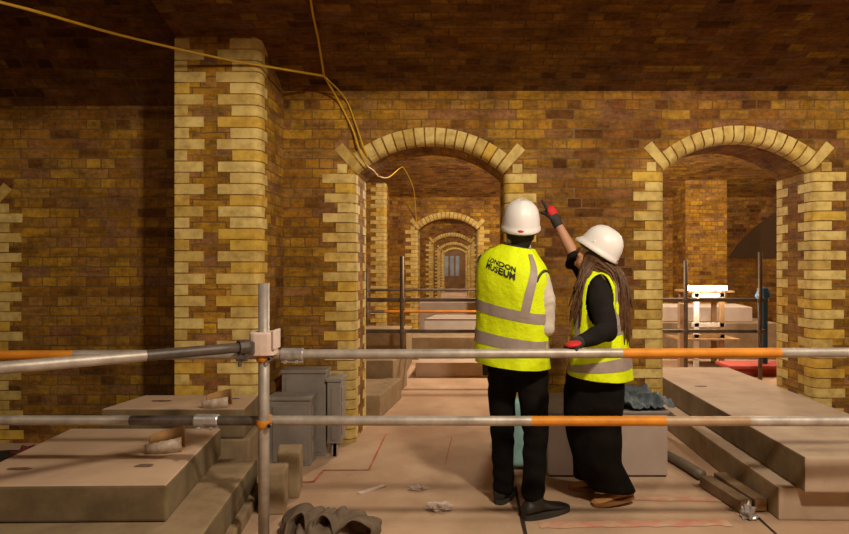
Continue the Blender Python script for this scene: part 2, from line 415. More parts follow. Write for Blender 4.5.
wall_arches = {0: [(-3.77 - HALF, 1.86), (XMID, 2.18), (2.258, 2.195)], 1: [(XMID, 2.18)], 2: [(XMID, 2.18)], 3: [(XMID, 2.18)], 4: [(XMID, 2.18)]}
names = ['wall_front', 'wall_second', 'wall_third', 'wall_fourth', 'wall_end']
walls = []
for k, y in enumerate(BAYS):
    wl = arch_wall(names[k], y, -9, 9, 4.6, wall_arches[k], [M_BRICK]); walls.append(wl)
    q = BM()
    for xc, zs in wall_arches[k]:
        quoins_for(q, y, xc, zs, back=(k < 2)); voussoirs(q, y, xc, zs)
    for pxl, pxr in ([(-2.01, -1.415)] if k < 3 else []):
        pier_quoins(q, pxl, pxr, y - .585, 3.04)
    finish('quoins', q, M_QUOIN, wl, recalc=True)
    if k < 3:
        pb = BM()
        pts = [(-2.01, y + .02), (-2.01, y - .585)]
        pts += [(-1.415 - BN + BN * math.sin(a * PI / 8), y - .585 + BN - BN * math.cos(a * PI / 8)) for a in range(5)] + [(-1.415, y + .02)]
        prism(pb, pts, 0, 3.12)
        finish('pier', pb, M_PIERB, wl)
# base course at the foot of the front wall's right jamb
pl = BM(); box(pl, 2.83, 4.2, 4.80, 5.47, 0, .11, 0, bev=.01); finish('plinth', pl, M_BRICK, walls[0])

def vault(name, ya, yb, x0, x1, spring, rise, mats, n=40, power=2.0, extra=None):
    bm = BM(); uvl = bm.loops.layers.uv['UVMap']; kl = bm.faces.layers.int['keep']
    def z(t): return spring + rise * (1 - abs(2 * t - 1) ** power)
    P_ = [(ya + (yb - ya) * i / n, z(i / n)) for i in range(n + 1)]; arc = [0]
    for a, b_ in zip(P_, P_[1:]): arc.append(arc[-1] + math.hypot(a[0] - b_[0], a[1] - b_[1]))
    va = [(bm.verts.new((x0, y, zz)), bm.verts.new((x1, y, zz)), bm.verts.new((x0, y, zz + .45)), bm.verts.new((x1, y, zz + .45))) for y, zz in P_]
    for i in range(n):
        a, b_ = va[i], va[i + 1]
        f = bm.faces.new((a[0], a[1], b_[1], b_[0])); f[kl] = 1
        for l, (u_, v_) in zip(f.loops, ((x0, arc[i]), (x1, arc[i]), (x1, arc[i + 1]), (x0, arc[i + 1]))): l[uvl].uv = (u_, v_)
        bm.faces.new((a[2], b_[2], b_[3], a[3])); bm.faces.new((a[0], b_[0], b_[2], a[2])); bm.faces.new((a[1], a[3], b_[3], b_[1]))
    for e in (va[0], va[-1]): bm.faces.new((e[0], e[1], e[3], e[2]))
    return struct(finish(name, bm, mats))
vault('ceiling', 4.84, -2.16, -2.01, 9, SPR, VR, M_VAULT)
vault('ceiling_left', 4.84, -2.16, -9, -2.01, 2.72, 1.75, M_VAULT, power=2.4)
for k in range(1, 5):
    vault('ceiling_bay_%d' % k, BAYS[k], BAYS[k - 1] + TH, -9, 9, SPR, VR, M_BRICK)
for nm, b in (('wall_rear', (-9, 9, -2.4, -2.15, 0, 4.6)), ('wall_left', (-9.25, -9, -2.4, 36, 0, 4.6)), ('wall_right', (9, 9.25, -2.4, 36, 0, 4.6)), ('wall_far', (-9, 9, 35.9, 36.1, 0, 4.6))):
    bm = BM(); box(bm, *b); struct(finish(nm, bm, M_BRICK))
# plain brick pier and the shade plate for the lunette recess of the second bay, seen through the right arch
bm = BM(); prism(bm, [(4.36, 12.26), (4.36, 11.55), (5.16, 11.55), (5.16, 12.26)], 0, 3.2); finish('pier', bm, M_PIERB, walls[1])
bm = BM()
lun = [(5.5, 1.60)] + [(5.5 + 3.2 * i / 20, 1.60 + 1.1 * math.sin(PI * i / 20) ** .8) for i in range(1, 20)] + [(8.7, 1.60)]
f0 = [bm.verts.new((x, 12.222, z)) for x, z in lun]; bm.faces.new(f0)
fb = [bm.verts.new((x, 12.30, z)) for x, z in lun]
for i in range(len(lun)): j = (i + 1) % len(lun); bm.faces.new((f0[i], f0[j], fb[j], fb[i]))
finish('lunette_shade_plate', bm, plain('recess_shade', (.075, .04, .014), .95), walls[1])  # flat plate, the darkness of the recess painted into its colour
# arched doors closing the last wall
door = struct(finish('door_1', (lambda b: (prism(b, [(XMID - .62, 34.6), (XMID + .62, 34.6), (XMID + .62, 34.68), (XMID - .62, 34.68)], 0, 2.42), b)[1])(BM()), M_DOOR))
bm = BM()
for x in (-.60, -.28, .04): box(bm, XMID + x, XMID + x + .22, 34.57, 34.61, .9, 2.05, bev=.01)
finish('pane', bm, M_GLASS, door)
# floor joints and paint
bm = BM()
def ribbon(bm, pts, wd, z=.003):
    pts = [V((x, y, 0)) for x, y in pts]
    L_, R_ = [], []
    for i, p in enumerate(pts):
        t = (pts[min(i + 1, len(pts) - 1)] - pts[max(i - 1, 0)]).normalized(); nrm = V((-t.y, t.x, 0)); j = wd * random.uniform(.75, 1.25) / 2
        L_.append(bm.verts.new(p + nrm * j + V((0, 0, z)))); R_.append(bm.verts.new(p - nrm * j + V((0, 0, z))))
    for i in range(len(pts) - 1): bm.faces.new((L_[i], R_[i], R_[i + 1], L_[i + 1]))
def seg(a, b_, n=14): return [(a[0] + (b_[0] - a[0]) * i / n, a[1] + (b_[1] - a[1]) * i / n) for i in range(n + 1)]
ribbon(bm, seg((.335, 1.4), (.36, 3.86)), .022); ribbon(bm, seg((1.615, 1.4), (1.70, 3.6)), .02)
finish('floor_joint', bm, M_JOINT, floor)
bm = BM()
ribbon(bm, seg((-1.06, 3.96), (-.96, 3.96)), .03); ribbon(bm, seg((-.96, 3.955), (-.945, 4.19)), .02); ribbon(bm, seg((-.945, 4.19), (-.63, 4.195)), .022); ribbon(bm, seg((-.63, 4.195), (-.62, 5.1)), .014)
ribbon(bm, seg((-.1, 4.3), (-.06, 5.0)), .008)
finish('painted_line', bm, M_PAINT, floor)
bm = BM()
ribbon(bm, seg((.44, 3.30), (1.50, 3.33), 30), .085); ribbon(bm, seg((.72, 3.68), (1.62, 3.66), 30), .06); ribbon(bm, seg((.5, 3.10), (1.45, 3.12), 20), .03)
finish('faded_painted_line', bm, M_PAINTF, floor)

# ------------------------------------------------------------------ concrete blocks
def block(name, pts, z0, z1, mats, label, group, holes=(), bev=.012):
    bm = BM(); prism(bm, pts, z0, z1, 0, bev); bm.normal_update()
    if isinstance(mats, tuple): setmat([f for f in bm.faces if abs(f.normal.z) < .5 and (len(mats) == 2 or f.normal.x < -.5)], 1)  # darker colour on side faces paints in their shade
    cx = sum(p[0] for p in pts) / len(pts); cy = sum(p[1] for p in pts) / len(pts)
    o = tag(finish(name, bm, mats, base=(cx, cy, z0)), label, 'concrete slab', group)
    if holes:
        for hx, hy, rx, ry in holes:
            hb = BM(); vs = [hb.verts.new((hx + rx * math.cos(2 * PI * i / 14) * random.uniform(.8, 1.1), hy + ry * math.sin(2 * PI * i / 14) * random.uniform(.8, 1.1), z1 + .0015)) for i in range(14)]; hb.faces.new(vs)
            finish('lifting_socket', hb, M_HOLE, o)
    return o
GL, GR, GB = 'concrete slabs stacked left of the rail post', 'concrete slabs stacked on the right', 'concrete slabs beyond the middle arch'
# left: lower ledge, near big slab, far slab and its bearer
block('concrete_slab', [(-2.30, 2.55), (-1.08, 2.55), (-1.22, 3.75), (-2.36, 3.75)], 0.0, .075, M_CONC_D, 'bottom concrete slab of the left stack, lying on the floor beside the rail post', GL)
block('concrete_slab', [(-2.33, 2.62), (-1.13, 2.62), (-1.25, 3.72), (-2.38, 3.72)], .08, .235, (M_CONC_D, M_CONC_SHADE), 'middle concrete slab of the left stack, its bare ledge sticking out towards the rail post', GL)
block('concrete_slab', [(-2.36, 2.76), (-1.355, 2.78), (-1.49, 3.76), (-2.43, 3.76)], .24, .41, (M_CONC, M_CONC_SHADE), 'big pale concrete slab on top at front left with a cardboard scrap on it', GL, [(-1.60, 3.05, .05, .03), (-2.20, 3.0, .07, .025)])
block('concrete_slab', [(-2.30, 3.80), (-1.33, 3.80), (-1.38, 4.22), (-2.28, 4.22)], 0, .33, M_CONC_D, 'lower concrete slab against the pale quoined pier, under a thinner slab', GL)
block('concrete_slab', [(-2.27, 3.80), (-1.36, 3.80), (-1.41, 4.22), (-2.21, 4.22)], .335, .52, (M_CONC, M_CONC_SHADE), 'far pale concrete slab on top against the foot of the quoined pier', GL, [(-2.0, 4.03, .08, .025), (-1.55, 4.1, .06, .02)])
for i, (x, y, h, lb) in enumerate(((-1.13, 3.42, .24, 'small concrete wedge leaning at the left stack just right of the rail post'), (-1.11, 3.66, .28, 'upright concrete offcut between the left stack and the grey steel cabinets'))):
    block('concrete_offcut', [(x, y), (x + .13, y + .02), (x + .10, y + .22), (x - .05, y + .2)], 0, h, M_CONC_D, lb, 'concrete offcuts')
# right
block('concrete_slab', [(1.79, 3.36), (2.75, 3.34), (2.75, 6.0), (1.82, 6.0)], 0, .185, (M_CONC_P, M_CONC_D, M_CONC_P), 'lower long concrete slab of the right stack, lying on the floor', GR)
block('concrete_slab', [(1.885, 3.27), (2.75, 3.25), (2.78, 6.2), (1.92, 6.2)], .19, .385, (M_CONC_P, M_CONC_SHADE, M_CONC_P), 'upper long concrete slab of the right stack running through the right arch', GR, [(2.1, 5.2, .06, .03)])
# beyond the middle arch
block('concrete_slab', [(-1.75, 5.6), (-.74, 5.6), (-.62, 6.5), (-1.75, 6.5)], 0, .22, M_CONC_D, 'lower brown slab just behind the left jamb of the middle arch', GB)
block('concrete_slab', [(-1.9, 6.55), (-.72, 6.55), (-.62, 7.2), (-1.9, 7.2)], 0, .40, M_CONC_D, 'taller brown slab further behind the left jamb of the middle arch', GB)
block('concrete_slab', [(-.56, 7.72), (1.4, 7.72), (1.4, 9.0), (-.5, 9.0)], 0, .19, M_CONC_P, 'wide pale step slab lying across the passage beyond the middle arch', GB)
block('concrete_slab', [(-2.2, 9.2), (1.6, 9.2), (1.6, 10.4), (-2.2, 10.4)], 0, .34, M_CONC_D, 'wide brown slab across the passage behind the pale step slab', GB)
block('concrete_slab', [(-1.9, 8.0), (-.7, 8.0), (-.7, 8.9), (-1.9, 8.9)], 0, .55, M_CONC_D, 'brown block at the left behind the far guardrail, left of the pale step slab', GB)
block('pale_board_stack', [(-.62, 10.6), (1.3, 10.6), (1.3, 11.6), (-.45, 11.6)], 0, .50, M_BOARD, 'low stack of whitish boards in the second bay, seen past the man at left', None)
block('pale_board_stack', [(-.9, 13.6), (1.0, 13.6), (1.0, 14.6), (-.9, 14.6)], 0, .62, M_BOARD, 'whitish boards lying in the third bay inside the second arch', None)

# ------------------------------------------------------------------ scaffold guardrails
TR = 0.0242
def xtube(bm, y, z0, z1, stops, n=14):
    """tube along x; stops = [(x, material index)...,(x_end,None)]"""
    xa, xb = stops[0][0], stops[-1][0]; pts, mis = [], []
    for (x, mi), (x2, _) in zip(stops, stops[1:]):
        k = 3
        for i in range(k): pts.append((x + (x2 - x) * i / k, y, 0)); mis.append(mi)
    pts.append((xb, y, 0)); pts = [(x, yy, z0 + (z1 - z0) * (x - xa) / (xb - xa)) for x, yy, _ in pts]
    tube(bm, pts, TR, n, mis=mis + [mis[-1]])
def band(bm, c, axis, r, wd, mi=0, n=18):
    a = V(axis).normalized(); u = a.orthogonal().normalized(); w_ = a.cross(u)
    def ring(rr, d): return [V(c) + a * d + (u * math.cos(2 * PI * i / n) + w_ * math.sin(2 * PI * i / n)) * rr for i in range(n)]
    loft(bm, [ring(r - .008, -wd), ring(r, -wd), ring(r + .003, -wd * .4), ring(r + .003, wd * .4), ring(r, wd), ring(r - .008, wd)], mi, cap=False)
PX, PY = -.958, 2.945
gr = empty('scaffold_guardrail', (PX, PY, 0))
tag(gr, 'near scaffold guardrail of steel tubes with orange painted lengths, in front of the two people', 'guardrail')
bm = BM(); tube(bm, [(PX, PY, .012), (PX, PY, .6), (PX, PY, 1.34)], TR + .002, 16); finish('standard', bm, M_GALV, gr, smooth=True)
bm = BM(); box(bm, PX - .075, PX + .075, PY - .075, PY + .075, 0, .012); finish('base_plate', bm, M_GALV, gr)
RY = 2.998
bm = BM(); xtube(bm, RY, .977, .995, [(-2.9, 1), (-1.92, 0), (.815, 1), (1.605, 0), (2.65, None)]); finish('rail_tube', bm, [M_GALV, M_ORANGE], gr, smooth=True)
bm = BM(); xtube(bm, RY, .655, .648, [(-2.9, 0), (-1.64, 1), (-.97, 0), (.36, 2), (1.03, 3), (1.45, 0), (2.65, None)]); finish('rail_tube', bm, [M_GALV, M_GALVD, M_ORANGE, M_BROWNT], gr, smooth=True)
a, b_ = V((-1.01, 2.90, 1.035)), V((-1.95, 2.02, 1.045))
bm = BM(); pts = [a + (b_ - a) * t for t in (0, .1, .2, .3, .36, .5, .7, 1)]; tube(bm, pts, TR, 14, mis=[1, 1, 1, 1, 0, 0, 0, 0]); finish('rail_tube', bm, [M_GALV, M_GALVD], gr, smooth=True)
for z in (.975, .652):
    bm = BM(); band(bm, (PX, PY, z), (0, 0, 1), TR + .009, .017); box(bm, PX - .018, PX + .018, PY + .022, RY - .018, z - .017, z + .017, bev=.004)
    band(bm, (PX + .0, RY, z + (.006 if z > .9 else 0)), (1, 0, 0), TR + .007, .02)
    c = finish('coupler', bm, M_ORANGE, gr)
    bm = BM(); tube(bm, [(PX + .04, PY + .005, z), (PX + .04, PY - .05, z)], .007, 8); tube(bm, [(PX + .04, PY - .035, z), (PX + .04, PY - .05, z)], .012, 6); finish('bolt', bm, M_GALVD, c)
for x0, x1, z in ((-.89, -.775, .984), (-1.32, -1.20, .654)):
    bm = BM(); rr = TR + .007
    tube(bm, [(x0, RY, z), (x0 + .006, RY, z), (x1 - .006, RY, z), (x1, RY, z)], [rr - .004, rr, rr, rr - .004], 16)
    box(bm, x0 + .004, x1 - .004, RY - .012, RY + .012, z - .042, z - .02, bev=.004)
    c = finish('sleeve_coupler', bm, M_SILVER, gr)
    for xx in (x0 + .03, x1 - .03):
        bm = BM(); tube(bm, [(xx, RY - .035, z - .034), (xx, RY + .03, z - .034)], .008, 8); finish('bolt', bm, M_GALV, c)
# foam pad and clamp on the post top
bm = BM(); n = 14
ring = lambda r1, z: [V((PX + r1 * 1.08 * math.copysign(abs(math.cos(2 * PI * i / 20)) ** .6, math.cos(2 * PI * i / 20)), PY + r1 * .85 * math.copysign(abs(math.sin(2 * PI * i / 20)) ** .6, math.sin(2 * PI * i / 20)), z)) for i in range(20)]
loft(bm, [ring(.050, .988), ring(.058, .992), ring(.060, 1.04), ring(.060, 1.095), ring(.054, 1.103), ring(.03, 1.103)], cap=False)
box(bm, PX + .056, PX + .068, PY - .05, PY + .05, 1.02, 1.115, bev=.005)
finish('foam_pad', bm, M_FOAM, gr)
bm = BM(); d = (b_ - a).normalized(); band(bm, a + d * .03, d, TR + .010, .028); box(bm, -1.055, -.985, 2.87, 2.93, 1.0, 1.06, bev=.008)
tube(bm, [(-1.04, 2.86, 1.04), (-1.045, 2.86, .945)], .009, 8); tube(bm, [(-1.06, 2.86, .985), (-1.02, 2.86, .985)], .016, 6); tube(bm, [(-1.02, 2.87, 1.01), (-1.018, 2.87, .97)], .008, 8)
c = finish('swivel_clamp', bm, M_GALVD, gr)

def far_guardrail(y, posts, x0, x1, label, orange=None):
    g = empty('scaffold_guardrail', (posts[0][0], y, 0)); tag(g, label, 'guardrail')
    for z, st in ((1.02, [(x0, 0), (x1, None)]), (.64, [(x0, 0)] + ([(orange[0], 1), (orange[1], 0)] if orange else []) + [(x1, None)])):
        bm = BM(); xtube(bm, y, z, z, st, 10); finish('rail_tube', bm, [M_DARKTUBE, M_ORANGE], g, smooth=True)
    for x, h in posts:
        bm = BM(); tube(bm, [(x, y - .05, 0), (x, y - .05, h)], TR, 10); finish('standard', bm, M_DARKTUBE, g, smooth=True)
        for z in (1.02, .64):
            bm = BM(); band(bm, (x, y - .05, z), (0, 0, 1), TR + .01, .025); box(bm, x - .02, x + .05, y - .05, y + .02, z - .028, z + .028, bev=.008); finish('coupler', bm, M_DARKTUBE, g)
far_guardrail(7.3, [(3.64, 1.60), (2.74, 1.50), (-.69, 1.55)], -2.4, 3.72, 'far dark guardrail in the second bay, seen through the middle and right arches')
far_guardrail(10.5, [(-1.6, 1.4), (2.2, 1.4)], -2.6, 2.3, 'farthest guardrail with an orange painted lower tube, behind the first one in the second bay', (-1.3, .9))

# ------------------------------------------------------------------ grey steel cabinets, box, sheets
def cabinet(x0, x1, y0, y1, z0, z1, label, feet=False):
    bm = BM(); box(bm, x0, x1, y0, y1, z0, z1, bev=.006)
    o = tag(finish('steel_cabinet', bm, M_STEEL, base=((x0 + x1) / 2, (y0 + y1) / 2, 0)), label, 'steel cabinet', 'grey steel cabinets by the arch')
    bm = BM(); box(bm, x0 + .03, x1 - .03, y0 - .008, y0, z0 + .03, z1 - .05, bev=.004); finish('front_panel', bm, M_STEEL, o)
    bm = BM(); box(bm, x0 - .008, x1 + .008, y0 - .012, y1 + .008, z1 - .012, z1 + .012, bev=.004); finish('lid', bm, M_STEEL, o)
    bm = BM()
    for k in range(3): box(bm, x1, x1 + .006, y0 + .03, y1 - .03, z0 + .06 + k * (z1 - z0 - .1) / 3, z0 + .04 + (k + 1) * (z1 - z0 - .1) / 3, bev=.002)
    finish('side_panel', bm, M_STEEL, o)
    if feet:
        for fx in (x0 + .03, x1 - .06):
            bm = BM(); box(bm, fx, fx + .035, y0 + .02, y0 + .055, 0, z0); finish('foot', bm, M_STEELL, o)
    return o
cabinet(-1.36, -1.06, 4.28, 4.46, 0, .48, 'front grey steel cabinet standing lowest, just right of the rail post')
cabinet(-1.33, -1.0, 4.50, 4.66, 0, .635, 'tallest grey steel cabinet at the back, against the brick wall')
cabinet(-.985, -.885, 4.48, 4.68, .10, .575, 'narrow grey steel cabinet on short feet beside the cream arch jamb', True)
bm = BM(); box(bm, .60, 1.41, 4.05, 4.62, .012, .43, bev=.008)
bx = tag(finish('metal_box', bm, M_STEELL, base=(1, 4.3, 0)), 'large light grey metal box on the floor behind the woman in black trousers', 'box')
bm = BM(); box(bm, .59, 1.42, 4.04, 4.63, .43, .45, bev=.005); finish('lid', bm, M_STEEL, bx)
bm = BM(); box(bm, .61, 1.40, 4.06, 4.61, 0, .012); finish('base_shadow_gap', bm, M_BLACK, bx).name = 'shadow_strip'  # black strip painting the shadow gap under the box
def crumple(bm, x0, x1, y0, y1, zf, nx=28, ny=20):
    vs = [[bm.verts.new((x0 + (x1 - x0) * i / nx, y0 + (y1 - y0) * j / ny, zf(i / nx, j / ny))) for i in range(nx + 1)] for j in range(ny + 1)]
    for j in range(ny):
        for i in range(nx): bm.faces.new((vs[j][i], vs[j][i + 1], vs[j + 1][i + 1], vs[j + 1][i]))
bm = BM(); crumple(bm, 1.03, 1.45, 4.02, 4.6, lambda u, v: .462 + .10 * max(0, noise.noise(V((u * 4, v * 4, 1.3)))) + .05 * abs(noise.noise(V((u * 9, v * 9, 4)))) + .05 * math.sin(PI * u) * v)
tag(finish('plastic_sheet', bm, M_BLUE, base=(1.3, 4.3, .46), solid=.004, smooth=True), 'crumpled blue grey plastic sheet lying on the light grey metal box', 'plastic sheet')
bm = BM()
for j in range(13):
    pass
rows = []
for j in range(15):
    z = .02 + .48 * j / 14; r_ = []
    for i in range(18):
        t = 2 * PI * i / 18; q = 1 + .25 * noise.noise(V((math.cos(t) * 1.5, math.sin(t) * 1.5, z * 5)))
        tp = 1 - .35 * (j / 14) ** 2
        r_.append(V((.44 + .11 * math.cos(t) * q * tp, 4.25 + .09 * math.sin(t) * q * tp, z)))
    rows.append(r_)
loft(bm, rows)
tag(finish('plastic_sack', bm, M_TEAL, base=(.44, 4.25, .0), smooth=True, sub=1), 'teal plastic sack standing on the floor behind the man, seen between his legs', 'sack')

# ------------------------------------------------------------------ small things on the floor and the slabs
def carton(c, rz, s, label):
    o = empty('cardboard_scrap', c); tag(o, label, 'cardboard scrap', 'cardboard scraps on the left slabs')
    def wall(y, h0, h1, dz, name, m, bow):
        bm = BM(); n = 14; top, bot = [], []
        for i in range(n + 1):
            u = i / n * 2 - 1; x = u * .095 * s; yy = y + bow * (1 - u * u); jj = .008 * noise.noise(V((u * 5, y * 40, c[0])))
            p = V((x * math.cos(rz) - yy * math.sin(rz), x * math.sin(rz) + yy * math.cos(rz), 0))
            bot.append(bm.verts.new(V(c) + p + V((0, 0, dz)))); top.append(bm.verts.new(V(c) + p + V((0, 0, h0 + (h1 - h0) * i / n + jj))))
        for i in range(n): bm.faces.new((bot[i], bot[i + 1], top[i + 1], top[i]))
        finish(name, bm, m, o, solid=.006, smooth=True)
    wall(.045, .075 * s, .12 * s, .0, 'back_wall', M_CARD, .05)
    wall(-.045, .06 * s, .085 * s, .0, 'front_wrap', M_WRAP, -.015)
    bm = BM(); prism(bm, [(c[0] + math.cos(rz) * a_ - math.sin(rz) * b2, c[1] + math.sin(rz) * a_ + math.cos(rz) * b2) for a_, b2 in ((-.09 * s, -.045), (.09 * s, -.045), (.09 * s, .045), (-.09 * s, .045))], c[2] + .001, c[2] + .006); finish('base', bm, M_CARD, o)
carton((-1.615, 3.30, .411), .25, .95, 'curved scrap of brown cardboard with whitish wrap on the big front slab')
carton((-1.56, 3.87, .521), .1, .85, 'smaller brown cardboard scrap on the far slab by the pier')
def crumple_ball(name, c, s, m, label, cat, group=None, flat=.3, seed=1.0):
    bm = BM(); g = bmesh.ops.create_icosphere(bm, subdivisions=3, radius=1)
    for v in bm.verts:
        d = v.co.normalized(); q = .75 + .7 * noise.noise(d * 2.3 + V((seed, 0, 0))) + .3 * noise.noise(d * 6 + V((seed, 2, 0)))
        v.co = V((c[0] + d.x * q * s[0], c[1] + d.y * q * s[1], c[2] + max(0.002, (d.z + .6) * q * s[2])))
    return tag(finish(name, bm, m, base=c), label, cat, group)
G = 'paper scraps on the floor'
crumple_ball('paper_scrap', (-.12, 3.52, 0), (.085, .07, .022), M_PAPER, 'crumpled pale paper scrap nearest the camera on the floor in front of the arch', 'paper scrap', G, seed=3.1)
crumple_ball('paper_scrap', (-.27, 3.83, 0), (.07, .035, .02), M_PAPER, 'smaller torn paper scrap lying behind the crumpled one', 'paper scrap', G, seed=5.1)
bm = BM(); prism(bm, [(-.64, 3.76), (-.61, 3.74), (-.47, 3.88), (-.50, 3.90)], 0, .008); tag(finish('paper_strip', bm, M_PAPER, base=(-.55, 3.8, 0)), 'thin pale paper strip slanting on the floor left of the paper scraps', 'paper strip')
bm = BM(); box(bm, -2.94, -2.88, 3.80, 3.83, .07, .23, bev=.004, R=Matrix.Rotation(-.5, 3, 'Y'), c=(-2.9, 3.8, .07)); tag(finish('white_stick', bm, M_PAPER, base=(-2.9, 3.8, 0)), 'short white stick standing on the dark floor at far left', 'stick')
crumple_ball('red_rag', (-3.05, 4.25, .06), (.12, .10, .06), plain('dull_red_cloth', (.14, .02, .02), .9), 'dull red rag on the dark floor at far left', 'rag', seed=8)
bm = BM(); crumple(bm, -4.2, -2.50, 2.9, 4.6, lambda u, v: .012 + .05 * abs(noise.noise(V((u * 5, v * 5, 9)))), 30, 30)
tag(finish('dark_cover', bm, M_BLACK, base=(-3.3, 3.7, 0), solid=.003, smooth=True), 'dark cover spread on the floor at far left behind the big slab', 'cover')  # black crumpled surface laid over the dark floor area
# canvas bundle at the foot of the post: a lumpy heap with looped folds
cv = BM()
crumple_ball_pts = [(-.80, 3.20, .10, .16), (-.66, 3.22, .09, .15), (-.55, 3.26, .06, .11), (-.74, 3.10, .08, .14), (-.86, 3.28, .09, .11)]
for x, y, h, r in crumple_ball_pts: sphere(cv, (x, y, h * .35), (r, r * .8, h))
cv = fuse(cv, .012, 4, lambda p: .018 * noise.noise(p * 14) + .012 * math.sin(p.x * 70 + 6 * noise.noise(p * 5)))
for v in cv.verts: v.co.z = max(v.co.z, .001)
cvo = tag(finish('canvas_sack', cv, M_CANVAS, base=(-.72, 3.2, 0), smooth=True), 'crumpled grey brown canvas sack heaped on the floor at the foot of the rail post', 'canvas sack')
for pts, wd in (([(-.88, 3.07, .0), (-.865, 3.09, .14), (-.80, 3.12, .17), (-.77, 3.09, .07), (-.76, 3.06, .0)], .13), ([(-.75, 3.06, .0), (-.735, 3.10, .13), (-.69, 3.12, .165), (-.64, 3.11, .10), (-.62, 3.06, .01)], .13), ([(-.70, 3.03, .0), (-.62, 3.09, .10), (-.54, 3.13, .135), (-.46, 3.16, .08), (-.45, 3.14, .0)], .16)):
    bm = BM(); c_ = catmull(pts, 7); nn = 6; rows_ = []
    for p in c_:
        rows_.append([bm.verts.new(V((p.x + .03 * q_ / nn + .012 * noise.noise(p * 20 + V((0, q_, 0))), p.y + wd * (q_ / nn - .5), max(.004, p.z * (1 - .35 * (q_ / nn)) + .015 * noise.noise(p * 16 + V((q_ * .4, 3, 0))))))) for q_ in range(nn + 1)])
    for A, B in zip(rows_, rows_[1:]):
        for q_ in range(nn): bm.faces.new((A[q_], B[q_], B[q_ + 1], A[q_ + 1]))
    finish('fold', bm, M_CANVAS, cvo, solid=.007, smooth=True)
# pipe and bearers along the right stack
bm = BM(); tube(bm, [(1.61, 3.98, .04), (1.52, 4.55, .04), (1.50, 4.9, .045)], .035, 14); 
pp = tag(finish('grey_pipe', bm, M_DARKTUBE, base=(1.56, 4.4, 0), smooth=True), 'short dark grey pipe lying on the floor along the right slabs', 'pipe')
bm = BM(); tube(bm, [(1.50, 4.86, .045), (1.498, 4.91, .045)], .040, 14); finish('end_collar', bm, M_GALVD, pp)
def bearer(c, l, rz, ry, label):
    bm = BM(); R = Matrix.Rotation(rz, 3, 'Z') @ Matrix.Rotation(ry, 3, 'Y'); box(bm, c[0] - l / 2, c[0] + l / 2, c[1] - .04, c[1] + .04, c[2] - .035, c[2] + .035, bev=.006, R=R)
    o = tag(finish('timber_bearer', bm, M_TIMBERD, base=(c[0], c[1], 0)), label, 'timber bearer', 'timber bearers beside the right slabs')
    bm = BM(); box(bm, c[0] - l / 2 - .003, c[0] - l / 2 + .002, c[1] - .034, c[1] + .034, c[2] - .03, c[2] + .03, R=R, c=c); finish('sawn_end', bm, M_TIMBER, o)
bearer((1.62, 3.66, .042), .42, 1.72, .0, 'left timber bearer on the floor, its end towards the grey pipe')
bearer((1.725, 3.70, .042), .46, 1.66, .0, 'right timber bearer lying tight against the lower right slab')
crumple_ball('silver_tape', (1.635, 3.38, 0), (.05, .04, .05), M_SILVER, 'small crumpled silver tape at the near end of the timber bearers', 'tape', seed=2)

# ------------------------------------------------------------------ things of the second bay seen through the right arch
wf = empty('timber_trestle', (3.45, 8.6, 0)); tag(wf, 'white and timber trestle frame carrying the glowing work light, beyond the right arch', 'trestle')
for x, y, m in ((3.36, 8.5, M_FRAMEW), (3.72, 8.5, M_TIMBER), (3.30, 8.9, M_TIMBER), (3.78, 8.9, M_TIMBER)):
    bm = BM(); box(bm, x - .035, x + .035, y - .02, y + .02, 0, 1.06, bev=.004); finish('leg', bm, m, wf)
for z, m in ((1.02, M_FRAMEW), (.60, M_FRAMEW), (.44, M_TIMBER)):
    bm = BM(); box(bm, 3.30, 3.76, 8.48, 8.52, z - .03, z + .03, bev=.004); finish('rail', bm, m, wf)
bm = BM(); box(bm, 3.08, 3.95, 8.42, 8.98, .385, .41, bev=.004); finish('shelf_board', bm, M_TIMBER, wf)
bm = BM(); box(bm, 3.22, 3.88, 8.44, 8.96, 1.06, 1.085, bev=.004); finish('top_board', bm, M_TIMBER, wf)
wl = empty('work_light', (3.5, 8.5, 1.086)); tag(wl, 'glowing white strip work light on top of the trestle beyond the right arch', 'work light')
bm = BM(); box(bm, 3.18, 3.75, 8.40, 8.47, 1.086, 1.115, bev=.005); finish('housing', bm, M_FRAMEW, wl)
bm = BM(); tube(bm, [(3.20, 8.37, 1.125), (3.45, 8.37, 1.125), (3.73, 8.37, 1.125)], .032, 12); finish('glowing_tube', bm, M_GLOW, wl, smooth=True)
wlp = point('work_light_glow', (3.46, 8.2, 1.12), 14, (1, .85, .65), .05); wlp.parent = wl; wlp.location = (-.04, -.3, .03)
block('concrete_slab', [(2.3, 9.3), (4.9, 9.2), (5.0, 10.4), (2.3, 10.4)], 0, .56, M_CONC_D, 'brown slab stack behind the trestle beyond the right arch, under a whitish block', None)
block('pale_block', [(3.0, 9.4), (4.55, 9.3), (4.7, 10.2), (3.0, 10.2)], .565, .80, M_BOARD, 'whitish block lying on the brown slabs behind the trestle, right arch', None)
bm = BM(); box(bm, 3.05, 3.16, 8.28, 8.38, 0, .92, bev=.01); tag(finish('orange_post', bm, M_BROWNT, base=(3.1, 8.33, 0)), 'short worn orange post left of the trestle beyond the right arch', 'post')
bm = BM(); box(bm, 3.5, 4.35, 7.75, 8.2, .10, .14, bev=.006); box(bm, 3.55, 4.3, 7.85, 8.1, 0, .10); tag(finish('red_board', bm, plain('red_board_paint', (.42, .07, .05), .8), base=(3.9, 8, 0)), 'low red board on blocks at the foot of the dark guardrail post, right arch', 'board')
